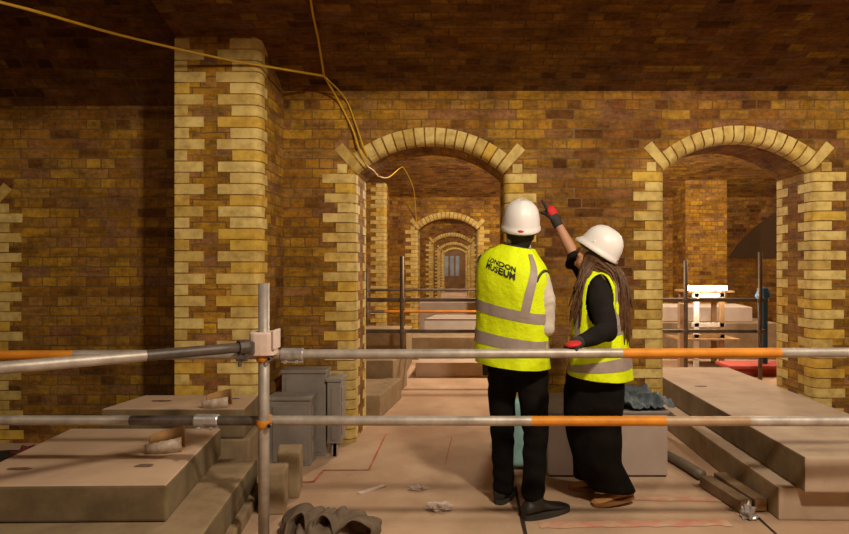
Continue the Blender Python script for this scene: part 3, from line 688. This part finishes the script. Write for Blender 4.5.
bm = BM(); tube(bm, [(4.05, 8.0, .14), (4.05, 8.0, 1.02)], .06, 14); tube(bm, [(4.05, 8.0, 1.02), (4.05, 8.0, 1.14)], [.10, .06], 14); tag(finish('blue_drum', bm, [M_BLUED], base=(4.05, 8, .14)), 'small blue topped drum by the right jamb beyond the guardrail', 'drum')

# ------------------------------------------------------------------ yellow cables slung under the vault
def vz(y): return SPR + VR * (1 - ((4.84 - y - 3.5) / 3.5) ** 2)
def onv(px, py, gap=.03):
    lo, hi = .5, 4.84 - gap                                       # nearest point below the vault, or on the wall
    for i in range(60):
        y = hi - (hi - lo) * i / 59
        z = EYE + (267 - py) * y / FPX
        if z <= vz(y) - gap: return V(((px - 459) * y / FPX, y, z))
    return V(((px - 459) * hi / FPX, hi, EYE + (267 - py) * hi / FPX))
def cable(pts, r, label):
    bm = BM(); tube(bm, catmull(pts, 5), r, 8); p = pts[0]
    tag(finish('yellow_cable', bm, M_CABLE, base=tuple(p), smooth=True), label, 'cable', 'yellow cables under the vault')
J = onv(324, 76)
cable([V((-3.2, 3.0, 2.93)), V((-2.45, 3.2, 2.833)), V((-2.147, 3.8, 2.889)), V((-1.68, 4.13, 2.865)), V((-1.35, 4.28, 2.847)), J], .009, 'long yellow cable slung across the top left past the pier to the knot')
cable([V((-.75, 2.9, 3.18)), onv(311, 2), onv(318, 38), J], .008, 'yellow cable dropping from the vault above to the knot')
cable([J, onv(338, 100), onv(352, 128), V((-.80, 4.79, 2.37)), V((-.755, 4.88, 2.25)), V((-.735, 5.1, 2.245)), V((-.735, 5.44, 2.245))], .008, 'yellow cable running from the knot down to the left haunch of the middle arch')
cable([J + V((.01, 0, -.01)), onv(345, 98), onv(356, 125), V((-.765, 4.79, 2.385)), V((-.735, 4.84, 2.30))], .006, 'thinner yellow cable beside it, looping from the knot to the arch haunch')
cable([V((-.735, 5.46, 2.245)), V((-.84, 7.2, 2.50)), V((-.98, 10.0, 3.07)), V((-.98, 10.8, 3.18)), V((-.88, 11.6, 2.93)), V((-.87, 12.12, 2.48)), V((-.86, 12.16, 2.30))], .007, 'yellow cable hanging in the second bay left of the second arch')

# ------------------------------------------------------------------ people
def caps(bm, pts, rs, n=12):
    tube(bm, pts, rs, n)
    for p, r in zip(pts, rs): sphere(bm, p, r, n, 8)
def lerp(a, b_, t): return V(a) + (V(b_) - V(a)) * t
def hand(bm, wrist, d, back, thumb, curl, sc=1.0, point_finger=False, grow=0.0):
    """palm, four unequal bent fingers and a thumb; d = along the palm, back = out of the back of the hand, thumb = towards the thumb"""
    d = V(d).normalized(); back = V(back); back = (back - d * back.dot(d)).normalized(); th = d.cross(back)
    if th.dot(V(thumb)) < 0: th = -th
    W = V(wrist)
    for o in (-.030, -.010, .010, .028):
        caps(bm, [W + d * .012 * sc + th * o * .6 * sc, W + d * .085 * sc + th * o * sc], [(.014 + grow) * sc, (.0135 + grow) * sc], 10)
    for k, (o, L) in enumerate(((.030, .068), (.010, .076), (-.010, .070), (-.028, .056))):
        p = W + d * .09 * sc + th * o * sc; c = curl if not (point_finger and k == 0) else .06; ang = 0; pts = [p]
        for q, f in enumerate((.45, .32, .23)):
            ang += c * (1.0, 1.15, .8)[q]; dd = d * math.cos(ang) - back * math.sin(ang); p = p + dd * L * f * sc * 1.15; pts.append(p)
        caps(bm, pts, [(r + grow) * sc for r in (.0092, .0088, .008, .0068)], 9)
    p = W + d * .025 * sc + th * .028 * sc
    t1 = p + (d * (1.0 if point_finger else .6) + th * (.1 if point_finger else .7) - back * (.5 if point_finger else .25)).normalized() * .042 * sc; t2 = t1 + (d * .9 + th * .15 - back * min(.9, curl)).normalized() * .034 * sc; t3 = t2 + (d * .9 - th * .15 - back * min(1.1, curl)).normalized() * .024 * sc
    caps(bm, [p, t1, t2, t3], [(r + grow) * sc for r in (.014, .011, .0098, .008)], 9)
def head_parts(bm, c, f, u, s=1.0):
    r = f.cross(u).normalized(); R = Matrix((r, f, u)).transposed(); c = V(c)
    def P(x, y, z): return c + (r * x + f * y + u * z) * s
    sphere(bm, P(0, -.008, .03), (.074 * s, .094 * s, .088 * s), 18, 12, R); sphere(bm, P(0, .022, -.045), (.056 * s, .062 * s, .068 * s), 16, 10, R)
    sphere(bm, P(0, .066, -.092), (.022 * s, .018 * s, .018 * s), 10, 8, R)                            # chin
    caps(bm, [P(0, .088, .018), P(0, .112, -.022)], [.009 * s, .014 * s], 10)                           # nose
    for q in (-1, 1):
        sphere(bm, P(q * .074, -.005, -.005), (.010 * s, .020 * s, .031 * s), 10, 8, R)                 # ears
        sphere(bm, P(q * .032, .074, .028), (.024 * s, .014 * s, .009 * s), 10, 8, R)                   # brows
        sphere(bm, P(q * .036, .062, -.03), (.022 * s, .022 * s, .022 * s), 10, 8, R)                   # cheeks
    return P, R
def face_parts(root, P, R, s=1.0):
    for q in (-1, 1):
        bm = BM(); sphere(bm, P(q * .031, .078, .008), (.0125 * s, .011 * s, .0085 * s), 12, 8, R); e = finish('eye', bm, M_EYE, root, smooth=True)
        bm = BM(); sphere(bm, P(q * .031, .0865, .008), (.0055 * s, .0035 * s, .0055 * s), 10, 6, R); finish('iris', bm, M_IRIS, e, smooth=True)
    bm = BM(); sphere(bm, P(0, .080, -.055), (.023 * s, .010 * s, .0045 * s), 12, 6, R); sphere(bm, P(0, .079, -.063), (.019 * s, .010 * s, .005 * s), 12, 6, R); finish('mouth', bm, M_LIP, root, smooth=True)
class Torso:
    """stack of tilted ellipse rings; S(v, t, off) is a point on the skin"""
    def __init__(s, rings): s.r = [(V(c), V(a), V(b_), rx, ry) for c, a, b_, rx, ry in rings]
    def S(s, v, t, off=0.0, p=2.35):
        n = len(s.r) - 1; x = min(max(v, 0), 1) * n; k = min(int(x), n - 1); q = x - k
        def cr(g):
            g0, g1, g2, g3 = g(s.r[max(k - 1, 0)]), g(s.r[k]), g(s.r[k + 1]), g(s.r[min(k + 2, n)])
            return .5 * ((2 * g1) + (g2 - g0) * q + (2 * g0 - 5 * g1 + 4 * g2 - g3) * q * q + (3 * g1 - g0 - 3 * g2 + g3) * q ** 3)
        c = cr(lambda r: r[0]); a = cr(lambda r: r[1]).normalized(); b_ = cr(lambda r: r[2]).normalized(); rx = cr(lambda r: r[3]) + off; ry = cr(lambda r: r[4]) + off
        e = 2 / p; C, Z = math.cos(t), math.sin(t)
        return c + a * rx * math.copysign(abs(C) ** e, C) + b_ * ry * math.copysign(abs(Z) ** e, Z)
    def mesh(s, bm, v0, v1, off, nv=36, nt=64, fold=None, cap=False):
        rows = []
        for i in range(nv + 1):
            v = v0 + (v1 - v0) * i / nv
            rows.append([s.S(v, 2 * PI * j / nt, off + (fold(v, 2 * PI * j / nt) if fold else 0)) for j in range(nt)])
        loft(bm, rows, cap=cap)
    def patch(s, bm, path, off, n=40, fold=None):
        """path(q) -> (v_a, t_a, v_b, t_b): the two edges of a strip"""
        A, B = [], []
        for i in range(n + 1):
            va, ta, vb, tb = path(i / n)
            A.append([bm.verts.new(s.S(va + (vb - va) * j / 4, ta + (tb - ta) * j / 4, off + (fold(va + (vb - va) * j / 4, ta + (tb - ta) * j / 4) if fold else 0))) for j in range(5)])
        for i in range(n):
            for j in range(4): bm.faces.new((A[i][j], A[i + 1][j], A[i + 1][j + 1], A[i][j + 1]))
def helmet(root, c, f, u, s, badge=True):
    """safety helmet: dome, rim, peak, ridge, badge; c = centre of the rim plane"""
    f = V(f).normalized(); u = V(u); u = (u - f * u.dot(f)).normalized(); r = f.cross(u); c = V(c)
    def P(x, y, z): return c + (r * x + f * y + u * z) * s
    bm = BM(); rows = []
    prof = [(1.075, -.006), (1.09, .0), (1.085, .012), (1.035, .020), (1.02, .034), (1.0, .05), (.96, .078), (.88, .106), (.74, .130), (.54, .147), (.30, .157), (.08, .160)]
    for k, z in prof:
        row = []
        for i in range(40):
            t = 2 * PI * i / 40; x = .102 * k * math.cos(t); y = .128 * k * math.sin(t)
            ridge = .005 * math.exp(-(x / .018) ** 2) * (1 if z > .05 else 0)
            pk = max(0, math.sin(t)) ** 3 * (.026 if z < .013 else (.010 if z < .025 else 0))
            row.append(P(x, y + pk, z + ridge - (max(0, math.sin(t)) ** 3 * .012 if z < .013 else 0)))
        rows.append(row)
    loft(bm, rows, cap=False); bm.faces.new([bm.verts.new(p) for p in rows[-1]])
    h = finish('hard_hat', bm, M_WHITE, root, smooth=True, solid=.004)
    for q in (-1, 1):
        bm = BM(); sphere(bm, P(q * .1005, .02, .045), (.006 * s, .012 * s, .012 * s), 10, 8, Matrix((r, f, u)).transposed()); finish('side_plug', bm, M_FRAMEW, h, smooth=True)
        bm = BM(); pts = [P(q * .055, y, .160 * math.sqrt(max(0.05, 1 - (.055 / .105) ** 2 - (y / .128) ** 2)) + .002) for y in (-.07, -.035, 0, .035, .07)]; tube(bm, pts, .004 * s, 6); finish('vent_rib', bm, M_WHITE, h, smooth=True)
    bm = BM(); sphere(bm, P(0, -.136, .013), (.019 * s, .006 * s, .009 * s), 12, 8, Matrix((r, f, u)).transposed()); finish('badge', bm, M_RED, h, smooth=True)
    bm = BM()
    rr = [P(.094 * math.cos(2 * PI * i / 32), .118 * math.sin(2 * PI * i / 32), -.012) for i in range(33)]
    tube(bm, rr, .008 * s, 6, cap=False); finish('headband', bm, M_BLACK, h, smooth=True)
    return h
def shoe(root, name, heel, toe, zt, m_up, m_sole, h=.10, wd=.052, sole=.028, shaft=None):
    heel, toe = V(heel), V(toe); d = toe - heel; L_ = d.length; d.normalize(); sd = d.cross(V((0, 0, 1))).normalized(); up = sd.cross(d)
    bm = BM(); rows = []
    for t, wq, hq in ((0, .62, .72), (.06, .82, .9), (.2, .9, 1.0), (.4, .86, .92), (.58, .98, .66), (.75, 1.05, .52), (.9, .88, .44), (.98, .5, .34)):
        c = heel + d * L_ * t; rows.append([c + sd * wd * wq * math.cos(2 * PI * i / 18) + up * (sole + (h * hq - sole) / 2 * (1 + math.sin(2 * PI * i / 18)) - .006) for i in range(18)])
    loft(bm, rows)
    if shaft is not None: caps(bm, [heel + d * L_ * .26 + up * .07, V(shaft)], [.052, .054], 14)
    bm = fuse(bm, .007, 4); b_ = finish(name, bm, m_up, root, smooth=True)
    bm = BM(); rows = []
    for zz in (0, sole):
        rows.append([heel + d * L_ * (.5 + .52 * math.cos(2 * PI * i / 28)) + sd * (wd + .004) * (1.0 + .08 * math.cos(2 * PI * i / 28)) * math.copysign(abs(math.sin(2 * PI * i / 28)) ** .7, math.sin(2 * PI * i / 28)) + up * zz for i in range(28)])
    loft(bm, rows); finish('sole', bm, m_sole, b_)
    return b_

# ---- the man: back to the camera, turned a little to the right
def man():
    a = math.radians(32); f = V((math.sin(a), math.cos(a), 0)); r = V((math.cos(a), -math.sin(a), 0))
    def rl(deg): q = math.radians(deg); return r * math.cos(q) - V((0, 0, 1)) * math.sin(q)
    T = Torso([((.305, 3.45, .865), rl(4), f, .205, .150), ((.305, 3.45, .96), rl(6), f, .202, .148), ((.308, 3.45, 1.08), rl(9), f, .200, .143), ((.312, 3.45, 1.20), rl(11), f, .204, .145), ((.314, 3.45, 1.31), rl(13), f, .208, .145), ((.316, 3.45, 1.405), rl(15), f, .205, .128), ((.322, 3.455, 1.465), rl(15), f, .172, .106), ((.334, 3.46, 1.512), rl(13), f, .112, .086), ((.344, 3.465, 1.542), rl(10), f, .072, .068)])
    shR, shL = V((.452, 3.37, 1.345)), V((.175, 3.55, 1.43))
    elR, wrR = V((.482, 3.355, 1.085)), V((.44, 3.61, 1.09)); elL, wrL = V((.215, 3.72, 1.20)), V((.33, 3.82, 1.08))
    hipL, knL, anL = V((.258, 3.53, .90)), V((.258, 3.57, .47)), V((.270, 3.63, .10))
    hipR, knR, anR = V((.415, 3.46, .88)), V((.440, 3.44, .46)), V((.422, 3.41, .12))
    hc = V((.356, 3.485, 1.607)); hf = V((.10, .94, .30)).normalized(); hu = V((.03, -.3, 1)); hu = (hu - hf * hu.dot(hf)).normalized()
    base = (.33, 3.48, 0)
    bm = BM(); T.mesh(bm, 0, 1, -.03, 16, 28, cap=True)
    caps(bm, [V((.338, 3.465, 1.47)), V((.350, 3.475, 1.60))], [.056, .054]); P, R = head_parts(bm, hc, hf, hu)
    for s_, e, w_ in ((shR, elR, wrR), (shL, elL, wrL)): caps(bm, [s_, lerp(s_, e, .5), e, lerp(e, w_, .35), w_], [.055, .047, .040, .041, .028])
    sphere(bm, (.335, 3.49, .90), (.155, .11, .11), 18, 12, Matrix.Rotation(-a, 3, 'Z'))
    for h_, k, an in ((hipL, knL, anL), (hipR, knR, anR)): caps(bm, [h_, lerp(h_, k, .5), k, lerp(k, an, .35), an], [.082, .070, .054, .053, .036])
    hand(bm, wrR, wrR - elR + V((-.1, .1, 0)), V((.6, -.2, .7)), V((0, .3, 1)), .35); hand(bm, wrL, wrL - elL, V((-.5, .3, .7)), V((.5, .3, .6)), .4)
    body = finish('person', fuse(bm, .0085, 4), M_SKIN, base=base, smooth=True)
    tag(body, 'man in white hard hat and yellow lettered vest standing with his back turned, head raised', 'person')
    face_parts(body, P, R)
    bm = BM(); sphere(bm, P(0, -.018, .02), (.082, .098, .092), 18, 12, R); sphere(bm, P(0, -.052, -.035), (.064, .058, .06), 16, 10, R); sphere(bm, P(0, -.058, -.075), (.048, .038, .04), 14, 9, R)
    finish('hair', fuse(bm, .008, 3, lambda p: .003 * noise.noise(p * 90)), M_HAIRD, body, smooth=True)
    # pale fleece with a dark inner collar
    bm = BM(); T.mesh(bm, .0, 1, -.014, 20, 32, cap=True)
    caps(bm, [shR, lerp(shR, elR, .45) + V((.014, -.01, 0)), elR, lerp(elR, wrR, .5), lerp(elR, wrR, .93)], [.062, .062, .057, .050, .042], 14)
    caps(bm, [shL, lerp(shL, elL, .5), elL, lerp(elL, wrL, .5), lerp(elL, wrL, .93)], [.058, .056, .054, .05, .042], 14)
    finish('fleece', fuse(bm, .010, 4, lambda p: .004 * noise.noise(p * 11) + .0018 * math.sin(p.z * 70 + 9 * noise.noise(p * 9))), M_SHIRT, body, smooth=True)
    bm = BM(); ring_ = [V((.345 + .068 * math.cos(2 * PI * i / 24), 3.468 + .062 * math.sin(2 * PI * i / 24), 1.543 - .018 * math.cos(2 * PI * i / 24))) for i in range(25)]
    loft(bm, [[p + V((0, 0, -.02)) for p in ring_[:-1]], [p + V((0, -.002, .02)) for p in ring_[:-1]], [V((.345, 3.468, p.z + .026)) + (p - V((.345, 3.468, p.z))) * .9 for p in ring_[:-1]]], cap=False)
    col = finish('collar', bm, M_SHIRT, body, smooth=True, solid=.006)
    bm = BM(); tube(bm, [V((.345, 3.468, p.z - .015)) + (p - V((.345, 3.468, p.z))) * 1.14 for p in ring_], .011, 8, cap=False); finish('collar_edge', bm, M_BLACK, col, smooth=True)
    # vest
    fold = lambda v, t: .006 * noise.noise(V((t * 2.2, v * 4, 1))) + .005 * math.sin(9 * v + 3 * t + 3 * noise.noise(V((t * 1.5, v * 3, 0)))) * (1 - v)
    bm = BM(); T.mesh(bm, 0, .965, .012, 80, 140, fold); ve = finish('hi_vis_vest', bm, M_HIVIS, body, smooth=True, solid=.006)
    def hstrip(vc, hw): 
        b2 = BM(); T.patch(b2, lambda q: (vc - hw, 2 * PI * q, vc + hw, 2 * PI * q), .0175, 72, fold); finish('reflective_strip', b2, M_STRIP, ve, smooth=True)
    hstrip(.175, .034); hstrip(.345, .032)
    for ta, tb in ((-.50, -.96), (-2.85, -2.6)):
        b2 = BM(); T.patch(b2, lambda q: (.34 + .55 * q, tb + (ta - tb) * q - .13, .34 + .55 * q, tb + (ta - tb) * q + .13), .0215, 30, fold); finish('reflective_strip', b2, M_STRIP, ve, smooth=True)
    b2 = BM(); T.patch(b2, lambda q: (-.0, 2 * PI * q, .012, 2 * PI * q), .0165, 72, fold); finish('hem_binding', b2, M_HIVIS, ve, smooth=True)
    for s_, e, q in ((shR, elR, .16), (shL, elL, .12)):
        b2 = BM(); d = (e - s_).normalized(); o = (r if s_ is shR else -r); c = s_ + d * .03 + o * .012; n_ = (o * .8 - V((0, 0, .25))).normalized(); u = n_.orthogonal().normalized(); w_ = n_.cross(u)
        tube(b2, [c + u * .078 * math.cos(2 * PI * i / 24) + w_ * .095 * math.sin(2 * PI * i / 24) for i in range(25)], .007, 8, cap=False); finish('armhole_binding', b2, M_BIND, ve, smooth=True)
    # lettering
    for txt, v_c, sz in (('LONDON', .672, .046), ('MUSEUM', .607, .046)):
        cu = bpy.data.curves.new('t', 'FONT'); cu.body = txt; cu.size = sz; cu.align_x = 'CENTER'; cu.align_y = 'CENTER'; cu.offset = .0016; cu.resolution_u = 4
        to = bpy.data.objects.new('t', cu); COL.objects.link(to); dg = bpy.context.evaluated_depsgraph_get(); me = to.evaluated_get(dg).to_mesh(); b2 = BM(); b2.from_mesh(me)
        to.evaluated_get(dg).to_mesh_clear(); bpy.data.objects.remove(to)
        bmesh.ops.subdivide_edges(b2, edges=[e for e in b2.edges if e.calc_length() > .01], cuts=2)
        xs = [v.co.x for v in b2.verts]; k = .160 / (max(xs) - min(xs))
        for v in b2.verts:
            x, y = v.co.x * k - .014, v.co.y * 1.25
            v.co = T.S(v_c + (y - .13 * x) / .80, -PI / 2 + x / .205, .0215 + fold(v_c, -PI / 2 + x / .205), 2.0 if False else 2.35)
        finish('lettering', b2, M_BLACK, ve, recalc=False)
    # trousers
    bm = BM(); tb = [ellring((.318, 3.465, .99), rl(0) * .17, f * .125), ellring((.322, 3.47, .93), rl(0) * .180, f * .135), ellring((.330, 3.485, .86), rl(0) * .180, f * .13), ellring((.335, 3.49, .80), rl(0) * .165, f * .105)]
    loft(bm, tb)
    caps(bm, [hipL, lerp(hipL, knL, .5), knL, lerp(knL, anL, .5), anL + V((0, 0, .0))], [.095, .086, .072, .067, .066], 16)
    caps(bm, [hipR, lerp(hipR, knR, .5), knR, lerp(knR, anR, .5), anR + V((0, 0, .02))], [.100, .090, .074, .067, .067], 16)
    finish('trousers', fuse(bm, .011, 4, lambda p: .005 * noise.noise(p * 9) + .003 * math.sin(p.z * 45 + 6 * noise.noise(p * 5))), M_CLOTHB, body, smooth=True)
    shoe(body, 'boot', (.362, 3.37, 0), (.635, 3.52, 0), 0, M_BOOT, M_SOLE, .115, .054, .03, anR + V((0, 0, .06)))
    shoe(body, 'boot', (.235, 3.58, 0), (.335, 3.84, 0), 0, M_BOOT, M_SOLE, .115, .052, .03, anL + V((0, 0, .06)))
    helmet(body, hc + hu * .042 - hf * .008, hf, hu, 1.02)
    bm = BM(); box(bm, .135, .165, 3.42, 3.47, .80, .93, bev=.008); finish('belt_pouch', bm, M_BLACK, body)
man()

# ---- the woman: side on, facing left, pointing up with her far arm, near hand on the rail
def woman():
    f = V((-.93, .37, 0)).normalized(); r = V((f.y, -f.x, 0))          # r = her right, away from the camera
    def fl(deg): q = math.radians(deg); return f * math.cos(q) - V((0, 0, 1)) * math.sin(q)
    T = Torso([((.830, 3.52, .785), r, fl(-5), .195, .170), ((.825, 3.52, .88), r, fl(10), .190, .166), ((.820, 3.52, .99), r, fl(13), .178, .158), ((.818, 3.52, 1.10), r, fl(13), .172, .150), ((.820, 3.52, 1.20), r, fl(10), .172, .145), ((.826, 3.52, 1.295), r, fl(6), .168, .128), ((.830, 3.52, 1.355), r, fl(4), .145, .100), ((.832, 3.52, 1.395), r, fl(2), .098, .078), ((.832, 3.52, 1.425), r, fl(0), .064, .062)])
    shN, elN, wrN = V((.785, 3.375, 1.285)), V((.800, 3.235, 1.075)), V((.612, 3.068, 1.034))
    shF, elF, wrF = V((.805, 3.67, 1.315)), V((.735, 3.82, 1.490)), V((.628, 3.89, 1.722))
    hN, kN, aN = V((.835, 3.47, .86)), V((.865, 3.52, .46)), V((.965, 3.60, .12))
    hF, kF, aF = V((.835, 3.60, .86)), V((.825, 3.68, .47)), V((.800, 3.80, .10))
    hf = V((-.70, .48, .55)).normalized(); hu = V((.44, -.16, .9)); hu = (hu - hf * hu.dot(hf)).normalized(); hc = V((.785, 3.515, 1.478))
    base = (.86, 3.55, 0)
    bm = BM(); T.mesh(bm, 0, 1, -.04, 16, 28, cap=True)
    caps(bm, [V((.832, 3.52, 1.37)), V((.818, 3.518, 1.47))], [.048, .047]); P, R = head_parts(bm, hc, hf, hu, .94)
    for s_, e, w_ in ((shN, elN, wrN), (shF, elF, wrF)): caps(bm, [s_, lerp(s_, e, .5), e, lerp(e, w_, .35), w_], [.047, .042, .037, .037, .026])
    sphere(bm, (.835, 3.535, .86), (.13, .12, .11), 18, 12)
    for h_, k, an in ((hN, kN, aN), (hF, kF, aF)): caps(bm, [h_, lerp(h_, k, .5), k, lerp(k, an, .35), an], [.085, .072, .052, .050, .034])
    gN = dict(wrist=wrN, d=V((-.55, -.75, -.14)), back=V((-.2, -.2, .95)), thumb=V((-.7, .5, 0)), curl=1.25, sc=.88)
    dF = V((-.38, .28, .92)); gF = dict(wrist=wrF, d=dF, back=V((.5, -.8, .3)), thumb=V((-.9, -.3, 0)), curl=1.45, sc=.95, point_finger=True)
    hand(bm, **gN); hand(bm, **gF)
    body = finish('person', fuse(bm, .0085, 4), M_SKIN, base=base, smooth=True)
    tag(body, 'long haired woman in white hard hat pointing up, other gloved hand on the rail', 'person')
    face_parts(body, P, R, .94)
    # gloves
    for g in (gN, gF):
        bm = BM(); hand(bm, grow=.0028, **g); W = g['wrist']; d = g['d'].normalized(); caps(bm, [W - d * .03, W + d * .02], [.034, .033], 12)
        gl = finish('glove', fuse(bm, .0045, 3), M_GLOVE, body, smooth=True)
        bk = (g['back'] - d * g['back'].dot(d)).normalized(); th = d.cross(bk)
        bm = BM(); RR = Matrix((th, d, bk)).transposed(); sphere(bm, W + d * .062 + bk * .008, (.040, .048, .015), 16, 10, RR); 
        if g is gF: sphere(bm, W + d * .06, (.040, .052, .031), 14, 10, RR)
        finish('red_back', bm, M_GLOVER, gl, smooth=True)
    # black jersey
    bm = BM(); T.mesh(bm, .06, 1, -.022, 20, 32, cap=True)
    caps(bm, [shN + V((.01, .02, 0)), lerp(shN, elN, .5), elN, lerp(elN, wrN, .5), lerp(elN, wrN, .9)], [.068, .068, .060, .050, .038], 14)
    caps(bm, [shF, lerp(shF, elF, .5), elF + V((0, 0, -.01))], [.062, .058, .050], 14); caps(bm, [elF, elF + V((-.035, -.01, -.055))], [.044, .030], 12)
    finish('jersey', fuse(bm, .010, 4, lambda p: .005 * noise.noise(p * 12)), M_CLOTHJ, body, smooth=True)
    # vest
    fold = lambda v, t: .008 * noise.noise(V((t * 2.0, v * 4, 7))) + .006 * math.sin(7 * v - 2 * t + 3 * noise.noise(V((t * 1.5, v * 3, 5)))) * (1 - v)
    bm = BM(); T.mesh(bm, 0, .93, .010, 110, 190, fold)
    tl = -PI                                                    # her left side faces the camera: cut the armhole there
    kill = []
    for fc in bm.faces:
        c = fc.calc_center_median()
        for ctr, ax in ((shN + V((.0, -.02, -.05)), -r), (shF + V((0, .02, -.04)), r)):
            q = c - ctr
            if (c - T.r[4][0]).dot(ax) > .06 and (q.dot(f) / .075) ** 2 + (q.z / .145) ** 2 < 1: kill.append(fc); break
    bmesh.ops.delete(bm, geom=kill, context='FACES')
    ve = finish('hi_vis_vest', bm, M_HIVIS, body, smooth=True, solid=.006)
    for vc, hw in ((.10, .032), (.30, .030)):
        b2 = BM(); T.patch(b2, lambda q: (vc - hw, 2 * PI * q, vc + hw, 2 * PI * q), .0155, 72, fold); finish('reflective_strip', b2, M_STRIP, ve, smooth=True)
    for t0, t1 in ((2.62, 2.2), (.52, .9), (-2.35, -2.1), (-.8, -1.1)):
        b2 = BM(); T.patch(b2, lambda q: (.33 + .50 * q, t0 + (t1 - t0) * q - .14, .33 + .50 * q, t0 + (t1 - t0) * q + .14), .0155, 24, fold); finish('reflective_strip', b2, M_STRIP, ve, smooth=True)
    # wide trousers
    bm = BM(); loft(bm, [ellring((.815, 3.53, .93), r * .16, f * .135), ellring((.805, 3.535, .86), r * .175, f * .155), ellring((.795, 3.54, .76), r * .17, f * .165)])
    def leg(pts): loft(bm, [ellring(c, r * a_, f * b2) for c, a_, b2 in pts])
    leg([((.810, 3.49, .86), .10, .15), ((.782, 3.49, .70), .105, .178), ((.778, 3.50, .56), .11, .172), ((.790, 3.52, .40), .11, .158), ((.818, 3.55, .27), .11, .140), ((.88, 3.59, .155), .105, .142), ((.92, 3.60, .085), .10, .148)])
    leg([((.815, 3.60, .86), .10, .14), ((.80, 3.62, .70), .10, .15), ((.828, 3.66, .50), .10, .15), ((.83, 3.73, .28), .095, .13), ((.835, 3.78, .09), .09, .115)])
    finish('trousers', fuse(bm, .012, 4, lambda p: .006 * noise.noise(p * 8) + .005 * math.sin(p.x * 40 + 5 * noise.noise(p * 4)) * max(0, .8 - p.z)), M_CLOTHB, body, smooth=True)
    shoe(body, 'shoe', (1.045, 3.60, .035), (.795, 3.565, 0), 0, M_TAN, M_TANS, .09, .048, .022, V((.97, 3.60, .13)))
    shoe(body, 'shoe', (.93, 3.82, 0), (.705, 3.84, 0), 0, M_TAN, M_TANS, .09, .046, .022, V((.86, 3.82, .13)))
    # hair: locks falling down the back, and a few in front of the near shoulder
    bm = BM(); rnd = random.Random(3)
    sphere(bm, P(0, -.03, .0), (.084, .085, .09), 16, 12, R)
    for k in range(150):
        q = rnd.random(); ph = -1.3 + 2.6 * q
        root_p = P(.074 * math.sin(ph) - .008, -.078 * math.cos(ph), -.02 + rnd.uniform(-.03, .04))
        ex = V((.860 + .105 * q + rnd.gauss(0, .014), 3.37 + .16 * rnd.random(), 1.05 + rnd.uniform(-.09, .16)))
        mid = lerp(root_p, ex, .4) + V((.045, -.04, .05)); m2 = lerp(root_p, ex, .72) + V((.03 + rnd.gauss(0, .008), -.03, .02))
        tube(bm, catmull([root_p, mid, m2, ex], 4), [.010] * 8 + [.008] * 3 + [.005, .002], 5)
    for k in range(44):
        root_p = P(-.068 + rnd.uniform(-.012, .01), -.02 + rnd.uniform(-.035, .04), -.02)
        ex = V((.668 + rnd.gauss(0, .02), 3.40 + rnd.uniform(-.03, .03), 1.15 + rnd.uniform(-.08, .16)))
        tube(bm, catmull([root_p, lerp(root_p, ex, .35) + V((-.012, -.02, .0)), lerp(root_p, ex, .7) + V((-.008 + rnd.gauss(0, .006), -.01, 0)), ex], 4), [.008] * 8 + [.006] * 3 + [.004, .002], 5)
    finish('hair', bm, M_HAIRB, body, smooth=True)
    helmet(body, hc + hu * .042 - hf * .006, hf, hu, .945)
woman()
